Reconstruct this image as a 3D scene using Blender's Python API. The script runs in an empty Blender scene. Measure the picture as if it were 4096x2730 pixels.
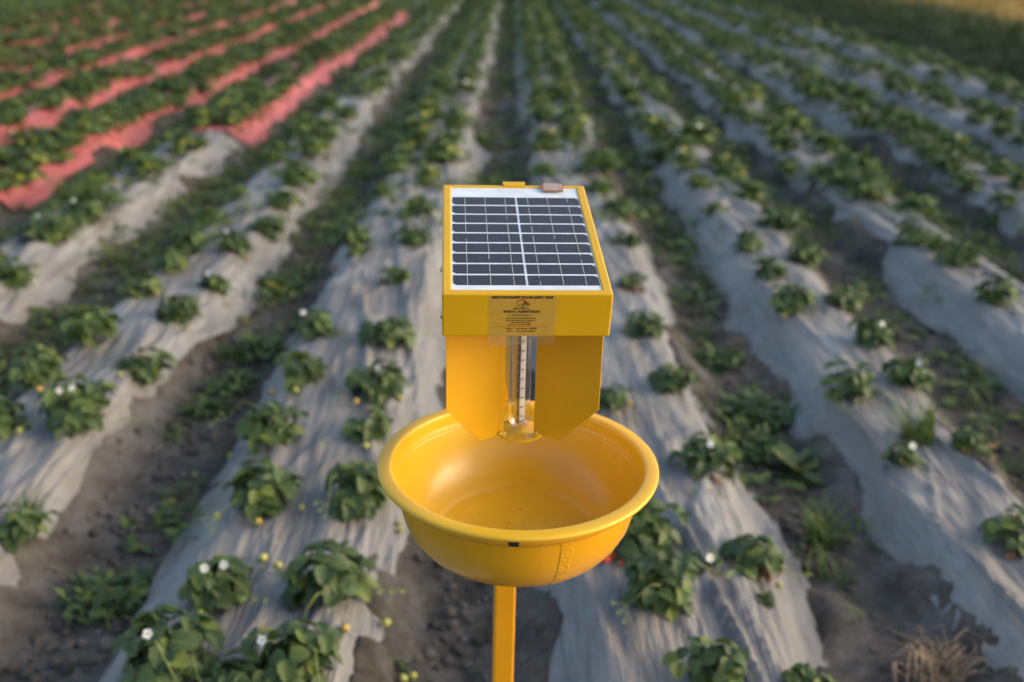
import bpy, bmesh, math, random
import numpy as np
from mathutils import Vector, Matrix, Euler

R = math.radians
random.seed(7)
rng = np.random.default_rng(11)
scene = bpy.context.scene
COL = scene.collection

# ------------------------------------------------------------------ camera, sky, sun, exposure
CAM_H = 1.78
cam_d = bpy.data.cameras.new('camera')
cam = bpy.data.objects.new('camera', cam_d)
COL.objects.link(cam)
cam.location = (0, 0, CAM_H)
cam.rotation_euler = (R(90 - 22.2), 0, 0)
cam_d.lens = 35
cam_d.sensor_width = 36
cam_d.clip_start = 0.05
cam_d.clip_end = 6000
cam_d.dof.use_dof = True
cam_d.dof.focus_distance = 1.21
cam_d.dof.aperture_fstop = 3.1
scene.camera = cam

SUN_EL, SUN_AZ = 19.0, 94.0          # azimuth measured from +Y towards +X
world = bpy.data.worlds.new('World')
scene.world = world
world.use_nodes = True
wn, wl = world.node_tree.nodes, world.node_tree.links
sky = wn.new('ShaderNodeTexSky')
sky.sky_type = 'NISHITA'
sky.sun_disc = False
sky.sun_elevation = R(SUN_EL)
sky.sun_rotation = R(SUN_AZ)
sky.air_density = 1.0
sky.dust_density = 2.5
wl.new(sky.outputs[0], wn['Background'].inputs[0])
wn['Background'].inputs[1].default_value = 0.15

sun_d = bpy.data.lights.new('sun', 'SUN')
sun_d.energy = 0.85
sun_d.angle = R(60.0)
sun_d.color = (1.0, 0.82, 0.64)
sun = bpy.data.objects.new('sun', sun_d)
COL.objects.link(sun)
sdir = Vector((math.sin(R(SUN_AZ)) * math.cos(R(SUN_EL)), math.cos(R(SUN_AZ)) * math.cos(R(SUN_EL)), math.sin(R(SUN_EL))))
sun.rotation_euler = (-sdir).to_track_quat('-Z', 'Y').to_euler()
sun.location = sdir * 30

scene.view_settings.view_transform = 'Standard'
scene.view_settings.look = 'None'
scene.view_settings.exposure = 1.10
scene.view_settings.gamma = 1.0
scene.view_settings.use_curve_mapping = False
scene.cycles.max_bounces = 8
scene.cycles.transparent_max_bounces = 16
scene.cycles.caustics_reflective = False
scene.cycles.caustics_refractive = False


# ------------------------------------------------------------------ noise and field layout
def _hash(ix, iy, seed):
    h = (ix.astype(np.int64) * 374761393 + iy.astype(np.int64) * 668265263 + seed * 974634777) & 0xffffffff
    h = ((h ^ (h >> 13)) * 1274126177) & 0xffffffff
    h = h ^ (h >> 16)
    return (h & 0xffff) / 65535.0


def vnoise(x, y, seed=0):
    x = np.asarray(x, float); y = np.asarray(y, float)
    ix = np.floor(x); iy = np.floor(y)
    fx = x - ix; fy = y - iy
    fx = fx * fx * fx * (fx * (fx * 6 - 15) + 10); fy = fy * fy * fy * (fy * (fy * 6 - 15) + 10)
    a = _hash(ix, iy, seed); b = _hash(ix + 1, iy, seed)
    c = _hash(ix, iy + 1, seed); d = _hash(ix + 1, iy + 1, seed)
    return (a * (1 - fx) + b * fx) * (1 - fy) + (c * (1 - fx) + d * fx) * fy * 1.0 - 0.5


def fbm(x, y, seed=0, o=3):
    s = 0; a = 1.0
    for k in range(o):
        s = s + a * vnoise(x * 2 ** k, y * 2 ** k, seed + k * 17); a *= 0.5
    return s


def sstep(t):
    t = np.clip(t, 0, 1)
    return t * t * (3 - 2 * t)


# bed: name in words, near centre, half width, first y, last y, colour, rows
BED_H = 0.14
BEDS = [
    # cx, hw, y0, y1, colour, words
    (-0.66, 0.37, 0.9, 34, 'grey', 'first bed from pole towards red mulch'),
    (0.43, 0.365, 0.9, 34, 'grey', 'first bed from pole towards grass bank'),
    (1.41, 0.29, 0.9, 34, 'grey', 'second bed from pole towards grass bank'),
    (2.38, 0.31, 1.2, 34, 'grey', 'third bed from pole towards grass bank'),
    (3.40, 0.32, 1.6, 34, 'grey', 'fourth bed from pole towards grass bank'),
    (4.42, 0.32, 2.2, 34, 'grey', 'fifth bed from pole towards grass bank'),
    (5.44, 0.32, 3.0, 34, 'grey', 'sixth bed from pole towards grass bank'),
    (-1.69, 0.31, 0.9, 34, 'grey', 'second bed from pole towards red mulch'),
    (-2.70, 0.33, 1.4, 8.7, 'grey', 'third bed from pole towards red mulch'),
    (-2.70, 0.33, 8.9, 24, 'red', 'third bed from pole towards red mulch'),
    (-3.74, 0.27, 6.7, 27, 'red', 'fourth bed from pole towards red mulch'),
    (-4.82, 0.27, 3.0, 27, 'red', 'fifth bed from pole towards red mulch'),
    (-5.90, 0.27, 4.0, 27, 'red', 'sixth bed from pole towards red mulch'),
    (-6.98, 0.27, 5.0, 27, 'red', 'seventh bed from pole towards red mulch'),
    (-8.06, 0.27, 6.0, 27, 'red', 'eighth bed from pole towards red mulch'),
    (-9.14, 0.27, 7.0, 27, 'red', 'ninth bed from pole towards red mulch'),
    (-10.2, 0.27, 8.0, 27, 'red', 'tenth bed from pole towards red mulch'),
]


def edge_l(bi, y):
    cx, hw = BEDS[bi][0], BEDS[bi][1]
    return cx - hw + 0.10 * fbm(y * 0.55, y * 0 + bi * 7.3, 31, 2) + 0.125 * fbm(y * 1.4, y * 0 + bi * 3.1, 37, 3)


def edge_r(bi, y):
    cx, hw = BEDS[bi][0], BEDS[bi][1]
    return cx + hw + 0.10 * fbm(y * 0.6, y * 0 + bi * 5.7, 41, 2) + 0.125 * fbm(y * 1.3, y * 0 + bi * 9.1, 47, 3)


def bed_profile(x, y):
    z = np.zeros_like(x)
    seen = set()
    for cx, hw, y0, y1, c, w in BEDS:
        if cx in seen:
            continue
        seen.add(cx)
        d = np.abs(x - cx)
        z = np.maximum(z, BED_H * sstep((hw + 0.06 - d) / 0.24))
    fade = sstep((36 - y) / 3.0) * sstep((y + 1.0) / 1.5)
    return z * fade


def base_z(x, y):
    x = np.asarray(x, float); y = np.asarray(y, float)
    und = 0.022 * fbm(x * 1.1 + 5, y * 0.8, 3, 2)
    return bed_profile(x, y) + und


def rough_z(x, y):
    k = np.exp(-np.abs(y) / 9.0)
    return k * (0.034 * fbm(x * 8, y * 8, 61, 4) + 0.020 * np.abs(fbm(x * 20, y * 20, 71, 2)))


def cover(x, y, pad):
    m = np.zeros_like(x)
    for bi, (cx, hw, y0, y1, c, w) in enumerate(BEDS):
        l = edge_l(bi, y) + pad; r = edge_r(bi, y) - pad
        t = np.minimum(x - l, r - x) / 0.07
        m = np.maximum(m, sstep(t) * (y > y0 + 0.1) * (y < y1 - 0.1))
    return m


def top_z(x, y):
    """height of the film or soil, for standing plants on"""
    return float(base_z(np.array([x]), np.array([y]))[0]) + 0.006


# ------------------------------------------------------------------ helpers
def tag(o, label=None, cat=None, group=None, kind=None):
    if label: o['label'] = label
    if cat: o['category'] = cat
    if group: o['group'] = group
    if kind: o['kind'] = kind
    return o


def link(name, me, parent=None, loc=None, rot=None):
    o = bpy.data.objects.new(name, me)
    COL.objects.link(o)
    if parent is not None: o.parent = parent
    if loc is not None: o.location = loc
    if rot is not None: o.rotation_euler = rot
    return o


def empty(name, loc, rot=(0, 0, 0)):
    o = bpy.data.objects.new(name, None)
    COL.objects.link(o)
    o.location = loc; o.rotation_euler = rot
    o.empty_display_size = 0.05
    return o


def raw_mesh(name, co, faces, mats, midx=None, uv=None, smooth=True):
    """co (n,3); faces (m,k) with constant k"""
    me = bpy.data.meshes.new(name)
    co = np.ascontiguousarray(co, np.float32); faces = np.ascontiguousarray(faces, np.int32)
    m, k = faces.shape
    me.vertices.add(len(co)); me.vertices.foreach_set('co', co.ravel())
    me.loops.add(m * k); me.loops.foreach_set('vertex_index', faces.ravel())
    me.polygons.add(m); me.polygons.foreach_set('loop_start', np.arange(0, m * k, k, dtype=np.int32))
    for mt in mats: me.materials.append(mt)
    if midx is not None: me.polygons.foreach_set('material_index', np.ascontiguousarray(midx, np.int32))
    if smooth: me.polygons.foreach_set('use_smooth', np.ones(m, bool))
    if uv is not None:
        l = me.uv_layers.new(name='UVMap')
        l.data.foreach_set('uv', np.ascontiguousarray(uv[faces.ravel()], np.float32).ravel())
    me.update(calc_edges=True)
    return me


class MB:
    def __init__(s): s.v = []; s.f = []; s.m = []
    def add(s, vs, fs, mi=0):
        o = len(s.v); s.v += [tuple(v) for v in vs]; s.f += [tuple(i + o for i in f) for f in fs]; s.m += [mi] * len(fs)
    def box(s, x0, x1, y0, y1, z0, z1, mi=0, mat=None):
        vs = [Vector((x, y, z)) for x in (x0, x1) for y in (y0, y1) for z in (z0, z1)]
        if mat is not None: vs = [mat @ v for v in vs]
        s.add(vs, [(0, 1, 3, 2), (4, 6, 7, 5), (0, 4, 5, 1), (2, 3, 7, 6), (0, 2, 6, 4), (1, 5, 7, 3)], mi)
    def prism(s, poly, h, axis_o, ax, ay, an, mi=0):
        """poly of 2d points in the frame (axis_o, ax, ay), pushed by h along an"""
        n = len(poly)
        a = [axis_o + ax * p[0] + ay * p[1] for p in poly]; b = [v + an * h for v in a]
        s.add(a + b, [tuple(range(n))[::-1], tuple(range(n, 2 * n))] + [(i, (i + 1) % n, n + (i + 1) % n, n + i) for i in range(n)], mi)
    def tube(s, pts, r, n=6, mi=0, cap=True):
        pts = [Vector(p) for p in pts]; rs = r if isinstance(r, (list, tuple)) else [r] * len(pts)
        vs = []; up = Vector((0.31, 0.17, 0.93))
        for i, p in enumerate(pts):
            t = (pts[min(i + 1, len(pts) - 1)] - pts[max(i - 1, 0)]).normalized()
            a = t.cross(up)
            if a.length < 1e-4: a = t.cross(Vector((1, 0, 0)))
            a.normalize(); b = t.cross(a)
            vs += [p + (a * math.cos(2 * math.pi * k / n) + b * math.sin(2 * math.pi * k / n)) * rs[i] for k in range(n)]
        fs = [(i * n + k, i * n + (k + 1) % n, (i + 1) * n + (k + 1) % n, (i + 1) * n + k) for i in range(len(pts) - 1) for k in range(n)]
        if cap: fs += [tuple(range(n))[::-1], tuple((len(pts) - 1) * n + k for k in range(n))]
        s.add(vs, fs, mi)
    def lathe(s, prof, n=48, mi=0, cx=0, cy=0, close=False):
        vs = []; fs = []; o = []
        for (r, z) in prof:
            if r < 1e-6: o.append((len(vs), 1)); vs.append((cx, cy, z))
            else:
                o.append((len(vs), n)); vs += [(cx + r * math.cos(2 * math.pi * k / n), cy + r * math.sin(2 * math.pi * k / n), z) for k in range(n)]
        for i in range(len(prof) - 1):
            (a, na), (b, nb) = o[i], o[i + 1]
            for k in range(n):
                k2 = (k + 1) % n
                if na == 1 and nb == 1: continue
                if na == 1: fs.append((a, b + k2, b + k))
                elif nb == 1: fs.append((a + k, a + k2, b))
                else: fs.append((a + k, a + k2, b + k2, b + k))
        s.add(vs, fs, mi)
    def build(s, name, mats, parent=None, smooth=False, bevel=0, loc=None, rot=None, seg=2):
        me = s.mesh(name, mats, smooth)
        o = link(name, me, parent, loc, rot)
        if bevel:
            b = o.modifiers.new('bevel', 'BEVEL'); b.width = bevel; b.segments = seg; b.limit_method = 'ANGLE'; b.angle_limit = R(40)
            b.harden_normals = False
        return o
    def mesh(s, name, mats, smooth=False):
        me = bpy.data.meshes.new(name)
        me.from_pydata(s.v, [], s.f)
        for mt in (mats if isinstance(mats, (list, tuple)) else [mats]): me.materials.append(mt)
        me.polygons.foreach_set('material_index', s.m)
        bm = bmesh.new(); bm.from_mesh(me); bmesh.ops.recalc_face_normals(bm, faces=bm.faces); bm.to_mesh(me); bm.free()
        if smooth: me.polygons.foreach_set('use_smooth', [True] * len(me.polygons))
        me.update()
        return me


# ------------------------------------------------------------------ materials
def newmat(name):
    m = bpy.data.materials.new(name); m.use_nodes = True
    return m, m.node_tree.nodes, m.node_tree.links, m.node_tree.nodes['Principled BSDF']


def N(nodes, t, **kw):
    n = nodes.new(t)
    for k, v in kw.items(): setattr(n, k, v)
    return n


def ramp(nodes, stops, interp='LINEAR'):
    r = nodes.new('ShaderNodeValToRGB'); r.color_ramp.interpolation = interp
    el = r.color_ramp.elements
    while len(el) < len(stops): el.new(0.5)
    for e, (p, c) in zip(el, stops): e.position = p; e.color = (*c, 1) if len(c) == 3 else c
    return r


def mixc(nodes, links, fac, a, b, blend='MIX'):
    m = nodes.new('ShaderNodeMix'); m.data_type = 'RGBA'; m.blend_type = blend
    for sock, v in ((m.inputs[0], fac), (m.inputs[6], a), (m.inputs[7], b)):
        if isinstance(v, (int, float)): sock.default_value = v
        elif isinstance(v, tuple): sock.default_value = (*v, 1) if len(v) == 3 else v
        else: links.new(v, sock)
    return m.outputs[2]


def noise(nodes, links, vec, scale, detail=4, rough=0.55, mapping=None):
    n = nodes.new('ShaderNodeTexNoise'); n.inputs['Scale'].default_value = scale; n.inputs['Detail'].default_value = detail
    n.inputs['Roughness'].default_value = rough
    if mapping is not None:
        mp = nodes.new('ShaderNodeMapping'); mp.inputs['Scale'].default_value = mapping
        links.new(vec, mp.inputs[0]); vec = mp.outputs[0]
    links.new(vec, n.inputs['Vector'])
    return n.outputs[0]


def bump(nodes, links, h, strength, dist, bsdf):
    b = nodes.new('ShaderNodeBump'); b.inputs['Strength'].default_value = strength; b.inputs['Distance'].default_value = dist
    links.new(h, b.inputs['Height']); links.new(b.outputs[0], bsdf.inputs['Normal'])
    return b


def flat(name, col, rough=0.5, metal=0.0, spec=0.5, var=0.12, scale=40):
    m, n, l, b = newmat(name)
    tc = n.new('ShaderNodeTexCoord')
    f = noise(n, l, tc.outputs['Object'], scale, 3)
    dk = tuple(c * (1 - var) for c in col); lt = tuple(min(1, c * (1 + var)) for c in col)
    r = ramp(n, [(0.3, dk), (0.7, lt)]); l.new(f, r.inputs[0]); l.new(r.outputs[0], b.inputs['Base Color'])
    b.inputs['Roughness'].default_value = rough; b.inputs['Metallic'].default_value = metal
    b.inputs['Specular IOR Level'].default_value = spec
    return m


def paint_mat(name, col, rough, chip=0.735, coat=0.0):
    m, n, l, b = newmat(name)
    tc = n.new('ShaderNodeTexCoord'); v = tc.outputs['Object']
    f = noise(n, l, v, 9, 4)
    r = ramp(n, [(0.3, tuple(c * 0.93 for c in col)), (0.7, tuple(min(1, c * 1.05) for c in col))]); l.new(f, r.inputs[0])
    g = noise(n, l, v, 260, 5, 0.7)
    dust = ramp(n, [(0.60, (0, 0, 0)), (0.80, (1, 1, 1))]); l.new(g, dust.inputs[0])
    c1 = mixc(n, l, dust.outputs[0], r.outputs[0], (0.55, 0.42, 0.2))
    dm = n.new('ShaderNodeMath'); dm.operation = 'MULTIPLY'; dm.inputs[1].default_value = 0.35
    l.new(dust.outputs[0], dm.inputs[0]); l.new(dm.outputs[0], n[c1.node.name].inputs[0])
    h = noise(n, l, v, 75, 6, 0.75)
    cr = ramp(n, [(chip, (0, 0, 0)), (chip + 0.008, (1, 1, 1))]); l.new(h, cr.inputs[0])
    c2 = mixc(n, l, cr.outputs[0], c1, (0.20, 0.11, 0.06))
    l.new(c2, b.inputs['Base Color'])
    rr = ramp(n, [(0.3, (rough - 0.06,) * 3), (0.7, (rough + 0.08,) * 3)]); l.new(f, rr.inputs[0]); l.new(rr.outputs[0], b.inputs['Roughness'])
    b.inputs['Coat Weight'].default_value = coat; b.inputs['Coat Roughness'].default_value = 0.12
    o = noise(n, l, v, 420, 2)
    bump(n, l, o, 0.05, 0.002, b)
    return m


YEL = (0.71, 0.395, 0.004)
M_paint = paint_mat('yellow_paint', YEL, 0.38)
M_vane = paint_mat('yellow_vane_paint', (0.72, 0.358, 0.003), 0.42, chip=0.80)
M_pole = paint_mat('yellow_pole_paint', (0.74, 0.315, 0.004), 0.40, chip=0.78)
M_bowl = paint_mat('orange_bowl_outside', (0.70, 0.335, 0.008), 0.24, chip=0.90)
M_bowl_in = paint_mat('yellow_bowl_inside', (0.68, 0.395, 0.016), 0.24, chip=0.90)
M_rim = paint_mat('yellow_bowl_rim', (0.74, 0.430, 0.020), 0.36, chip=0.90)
M_band = paint_mat('orange_band', (0.84, 0.38, 0.012), 0.5, chip=0.72)
M_black = flat('black_chip', (0.012, 0.012, 0.014), 0.7)
M_white = flat('panel_white', (0.74, 0.77, 0.80), 0.25)
M_steel = flat('screw_steel', (0.5, 0.5, 0.5), 0.3, 1.0)
M_ledboard = flat('led_board_white', (0.72, 0.68, 0.68), 0.5, var=0.04)
M_led = flat('led_tan', (0.50, 0.40, 0.26), 0.4)
M_ledpad = flat('led_dark_pad', (0.10, 0.09, 0.09), 0.5)
M_brown = flat('led_core_brown', (0.20, 0.09, 0.04), 0.7)
M_pcb = flat('sensor_copper_board', (0.30, 0.13, 0.07), 0.5)
M_trace = flat('sensor_tinned_trace', (0.60, 0.57, 0.53), 0.35)
M_weld = flat('yellow_weld_bead', (0.72, 0.50, 0.06), 0.6, var=0.35, scale=160)
M_ink = flat('black_ink', (0.012, 0.011, 0.009), 0.6)
M_ink2 = flat('dark_green_ink', (0.03, 0.035, 0.015), 0.6)
M_inkred = flat('red_ink', (0.35, 0.02, 0.01), 0.6)
M_inkorange = flat('orange_ink', (0.50, 0.06, 0.01), 0.6)
M_inkgreen = flat('green_ink', (0.10, 0.16, 0.02), 0.6)
M_inkfaint = flat('faint_orange_ink', (0.62, 0.24, 0.01), 0.6)

# solar cell: near black silicon with fine finger lines under glass
M_cell, n, l, b = newmat('solar_cell')
tc = n.new('ShaderNodeTexCoord')
w = N(n, 'ShaderNodeTexWave', wave_type='BANDS', bands_direction='Y'); w.inputs['Scale'].default_value = 190; l.new(tc.outputs['Object'], w.inputs[0])
r = ramp(n, [(0.0, (0.020, 0.016, 0.017)), (0.8, (0.028, 0.023, 0.023)), (1.0, (0.056, 0.047, 0.044))]); l.new(w.outputs[1], r.inputs[0])
sp = noise(n, l, tc.outputs['Object'], 380, 4, 0.7)
sr = ramp(n, [(0.68, (0, 0, 0)), (0.72, (1, 1, 1))]); l.new(sp, sr.inputs[0])
l.new(mixc(n, l, sr.outputs[0], r.outputs[0], (0.20, 0.16, 0.10)), b.inputs['Base Color'])
b.inputs['Roughness'].default_value = 0.35; b.inputs['Coat Weight'].default_value = 0.25; b.inputs['Coat Roughness'].default_value = 0.16

# clear film of the printed label
M_film, n, l, b = newmat('clear_film')
b.inputs['Base Color'].default_value = (0.72, 0.64, 0.42, 1); b.inputs['Roughness'].default_value = 0.22
tr = n.new('ShaderNodeBsdfTransparent'); tr.inputs[0].default_value = (0.91, 0.90, 0.88, 1)
tc = n.new('ShaderNodeTexCoord')
f = noise(n, l, tc.outputs['Object'], 60, 4, 0.6, (0.3, 1, 2.5))
r = ramp(n, [(0.3, (0.06,) * 3), (0.75, (0.18,) * 3)]); l.new(f, r.inputs[0])
mx = n.new('ShaderNodeMixShader'); l.new(r.outputs[0], mx.inputs[0]); l.new(tr.outputs[0], mx.inputs[1]); l.new(b.outputs[0], mx.inputs[2])
l.new(mx.outputs[0], n['Material Output'].inputs[0])

# thin tube glass: grazing reflection over clear transmission
M_glass, n, l, b = newmat('tube_glass')
gl = n.new('ShaderNodeBsdfGlossy'); gl.inputs['Roughness'].default_value = 0.05
tr = n.new('ShaderNodeBsdfTransparent'); tr.inputs[0].default_value = (0.96, 0.96, 0.955, 1)
lw_ = n.new('ShaderNodeLayerWeight'); lw_.inputs[0].default_value = 0.5
pw = n.new('ShaderNodeMath'); pw.operation = 'POWER'; pw.inputs[1].default_value = 1.8; l.new(lw_.outputs['Facing'], pw.inputs[0])
sc_ = n.new('ShaderNodeMath'); sc_.operation = 'MULTIPLY_ADD'; sc_.inputs[1].default_value = 0.85; sc_.inputs[2].default_value = 0.20; l.new(pw.outputs[0], sc_.inputs[0])
mx = n.new('ShaderNodeMixShader'); l.new(sc_.outputs[0], mx.inputs[0]); l.new(tr.outputs[0], mx.inputs[1]); l.new(gl.outputs[0], mx.inputs[2])
l.new(mx.outputs[0], n['Material Output'].inputs[0])

# soil
M_soil, n, l, b = newmat('soil')
tc = n.new('ShaderNodeTexCoord'); v = tc.outputs['Object']
f = noise(n, l, v, 6.0, 9, 0.80)
r = ramp(n, [(0.34, (0.042, 0.034, 0.026)), (0.5, (0.096, 0.080, 0.063)), (0.66, (0.19, 0.165, 0.136))]); l.new(f, r.inputs[0])
g = noise(n, l, v, 1.1, 6, 0.7)
gr = ramp(n, [(0.48, (0, 0, 0)), (0.66, (1.0,) * 3)]); l.new(g, gr.inputs[0])
g2 = noise(n, l, v, 55, 3, 0.7)
gm = n.new('ShaderNodeMath'); gm.operation = 'MULTIPLY'; l.new(gr.outputs[0], gm.inputs[0]); l.new(g2, gm.inputs[1])
c = mixc(n, l, gm.outputs[0], r.outputs[0], (0.27, 0.25, 0.23))
# far from the beds the open ground is overgrown
sx = n.new('ShaderNodeSeparateXYZ'); l.new(v, sx.inputs[0])
mr = n.new('ShaderNodeMapRange'); mr.inputs[1].default_value = 20; mr.inputs[2].default_value = 34; l.new(sx.outputs[1], mr.inputs[0])
fg = noise(n, l, v, 0.5, 5, 0.6)
fgr = ramp(n, [(0.3, (0.035, 0.060, 0.018)), (0.7, (0.075, 0.105, 0.034))]); l.new(fg, fgr.inputs[0])
c = mixc(n, l, mr.outputs[0], c, fgr.outputs[0])
l.new(c, b.inputs['Base Color']); b.inputs['Roughness'].default_value = 0.95; b.inputs['Specular IOR Level'].default_value = 0.2
hb = noise(n, l, v, 70, 6, 0.7)
bump(n, l, hb, 0.7, 0.02, b)


# mulch film
def film_mat(name, col, dirt, dirt_lo, dirt_hi):
    m, n, l, b = newmat(name)
    tc = n.new('ShaderNodeTexCoord'); v = tc.outputs['Object']
    f = noise(n, l, v, 1.0, 5, 0.6, (14, 1.2, 1))
    r = ramp(n, [(0.30, tuple(c * 0.66 for c in col)), (0.50, col), (0.72, tuple(min(1, c * 1.30) for c in col))]); l.new(f, r.inputs[0])
    g = noise(n, l, v, 2.2, 7, 0.7)
    gr = ramp(n, [(dirt_lo, (0, 0, 0)), (dirt_hi, (0.8,) * 3)]); l.new(g, gr.inputs[0])
    c = mixc(n, l, gr.outputs[0], r.outputs[0], dirt)
    s = noise(n, l, v, 60, 4, 0.75)
    srr = ramp(n, [(0.69, (0, 0, 0)), (0.77, (0.5,) * 3)]); l.new(s, srr.inputs[0])
    c = mixc(n, l, srr.outputs[0], c, (0.13, 0.10, 0.08))
    l.new(c, b.inputs['Base Color'])
    b.inputs['Roughness'].default_value = 0.52
    b.inputs['Specular IOR Level'].default_value = 0.4
    w1 = noise(n, l, v, 1.0, 4, 0.55, (34, 4.0, 1))
    w2 = noise(n, l, v, 22, 4, 0.6)
    a = n.new('ShaderNodeMath'); a.operation = 'MULTIPLY_ADD'; a.inputs[1].default_value = 0.10; l.new(w2, a.inputs[0]); l.new(w1, a.inputs[2])
    bump(n, l, a.outputs[0], 1.0, 0.035, b)
    return m


M_grey = film_mat('grey_mulch_film', (0.262, 0.248, 0.230), (0.188, 0.158, 0.130), 0.42, 0.66)
M_red = film_mat('red_mulch_film', (0.50, 0.130, 0.125), (0.36, 0.17, 0.14), 0.50, 0.80)


def leaf_mat(name, dark, light, vein, uvveins, trans=0.22):
    m, n, l, b = newmat(name)
    geo = n.new('ShaderNodeNewGeometry'); oi = n.new('ShaderNodeObjectInfo'); tc = n.new('ShaderNodeTexCoord')
    ad = n.new('ShaderNodeMath'); ad.operation = 'ADD'; l.new(geo.outputs['Random Per Island'], ad.inputs[0]); l.new(oi.outputs['Random'], ad.inputs[1])
    fr = n.new('ShaderNodeMath'); fr.operation = 'FRACT'; l.new(ad.outputs[0], fr.inputs[0])
    mid = tuple((a * 0.6 + c * 0.4) for a, c in zip(dark, light))
    r = ramp(n, [(0.0, dark), (0.60, mid), (0.86, light), (1.0, tuple(min(1, x) for x in (light[0] * 1.9, light[1] * 1.45, light[2] * 1.1)))])
    l.new(fr.outputs[0], r.inputs[0])
    c = r.outputs[0]
    if uvveins:
        sx = n.new('ShaderNodeSeparateXYZ'); l.new(tc.outputs['UV'], sx.inputs[0])
        ab = n.new('ShaderNodeMath'); ab.operation = 'ABSOLUTE'; l.new(sx.outputs[1], ab.inputs[0])
        # side veins run obliquely from the midrib
        mu = n.new('ShaderNodeMath'); mu.operation = 'MULTIPLY_ADD'; mu.inputs[1].default_value = -0.45; l.new(ab.outputs[0], mu.inputs[0]); l.new(sx.outputs[0], mu.inputs[2])
        m9 = n.new('ShaderNodeMath'); m9.operation = 'MULTIPLY'; m9.inputs[1].default_value = 8.0; l.new(mu.outputs[0], m9.inputs[0])
        fc = n.new('ShaderNodeMath'); fc.operation = 'PINGPONG'; fc.inputs[1].default_value = 0.5; l.new(m9.outputs[0], fc.inputs[0])
        rv = ramp(n, [(0.0, (0.8,) * 3), (0.17, (0, 0, 0))]); l.new(fc.outputs[0], rv.inputs[0])
        rm = ramp(n, [(0.0, (1,) * 3), (0.08, (0, 0, 0))]); l.new(ab.outputs[0], rm.inputs[0])
        re = ramp(n, [(0.82, (0, 0, 0)), (1.0, (0.55,) * 3)]); l.new(ab.outputs[0], re.inputs[0])
        mx1 = n.new('ShaderNodeMath'); mx1.operation = 'MAXIMUM'; l.new(rv.outputs[0], mx1.inputs[0]); l.new(rm.outputs[0], mx1.inputs[1])
        mx2 = n.new('ShaderNodeMath'); mx2.operation = 'MAXIMUM'; l.new(mx1.outputs[0], mx2.inputs[0]); l.new(re.outputs[0], mx2.inputs[1])
        ml = n.new('ShaderNodeMath'); ml.operation = 'MULTIPLY'; ml.inputs[1].default_value = 0.85; l.new(mx2.outputs[0], ml.inputs[0])
        c = mixc(n, l, ml.outputs[0], c, vein)
    l.new(c, b.inputs['Base Color'])
    b.inputs['Roughness'].default_value = 0.48; b.inputs['Specular IOR Level'].default_value = 0.35
    t = n.new('ShaderNodeBsdfTranslucent'); l.new(c, t.inputs[0])
    mx = n.new('ShaderNodeMixShader'); mx.inputs[0].default_value = trans
    l.new(b.outputs[0], mx.inputs[1]); l.new(t.outputs[0], mx.inputs[2]); l.new(mx.outputs[0], n['Material Output'].inputs[0])
    return m


M_leaf = leaf_mat('strawberry_leaf', (0.028, 0.062, 0.024), (0.085, 0.135, 0.030), (0.20, 0.23, 0.06), True, 0.16)
M_leaf_far = leaf_mat('strawberry_leaf_far', (0.042, 0.086, 0.022), (0.155, 0.205, 0.042), None, False)
M_stem = flat('leaf_stalk', (0.20, 0.24, 0.06), 0.5, var=0.3)
M_petal = flat('white_petal', (0.82, 0.82, 0.78), 0.5, var=0.03)
M_yolk = flat('flower_centre', (0.62, 0.42, 0.04), 0.6)
M_unripe = flat('unripe_berry', (0.50, 0.46, 0.10), 0.4, var=0.25, scale=120)
M_turning = flat('turning_berry', (0.52, 0.34, 0.06), 0.4, var=0.25, scale=120)
M_ripe = flat('ripe_berry', (0.55, 0.05, 0.025), 0.35, var=0.3, scale=120)
M_dead = flat('withered_leaf', (0.24, 0.11, 0.045), 0.8, var=0.4, scale=30)
M_grass = leaf_mat('grass_blade', (0.065, 0.120, 0.026), (0.18, 0.24, 0.055), None, False, 0.30)
M_weed = leaf_mat('weed_leaf', (0.050, 0.092, 0.028), (0.13, 0.185, 0.05), None, False, 0.2)
M_bank = leaf_mat('bank_grass', (0.024, 0.050, 0.013), (0.078, 0.105, 0.030), None, False, 0.25)
M_wheat = leaf_mat('ripe_crop', (0.34, 0.23, 0.06), (0.50, 0.36, 0.11), None, False, 0.3)
M_straw = flat('dry_straw', (0.42, 0.30, 0.185), 0.8, var=0.45, scale=14)
M_pebble = flat('pale_pebble', (0.42, 0.39, 0.35), 0.8, var=0.3, scale=3)
M_clod = flat('soil_clod', (0.100, 0.085, 0.066), 0.95, var=0.6, scale=8)

# ------------------------------------------------------------------ ground
us = np.linspace(-1.75, 1.75, 640)
ys = np.concatenate([np.linspace(-8, 1.2, 24)[:-1], np.geomspace(1.2, 45, 430), np.geomspace(50, 3000, 22)])
S = np.maximum(ys, 0.8) * 1.0 + 1.1
S[ys > 45] *= 1 + 2 * np.clip((ys[ys > 45] - 45) / 200, 0, 1)
X = us[None, :] * S[:, None]; Y = np.repeat(ys[:, None], len(us), 1)
gz = base_z(X, Y) * (Y < 48) + rough_z(X, Y)
cv = cover(X, Y, 0.03)
for bi in range(len(BEDS)):
    for e_ in (edge_l(bi, Y[:, :1]), edge_r(bi, Y[:, :1])):
        dd_ = np.exp(-((X - e_) / 0.075) ** 2)
        gz = gz + dd_ * (0.040 + 0.02 * sstep((Y - 3) / 3)) * sstep(2.6 * fbm(X * 2.2, Y * 1.9, 301 + bi, 3) - 0.05) * (1 + 0.8 * fbm(X * 14, Y * 14, 311, 2)) * (Y > BEDS[bi][2]) * (Y < BEDS[bi][3]) * (Y < 14)
gz = gz - sstep((cv - 0.75) / 0.25) * (0.05 + 0.004 * np.maximum(Y, 0))
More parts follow.
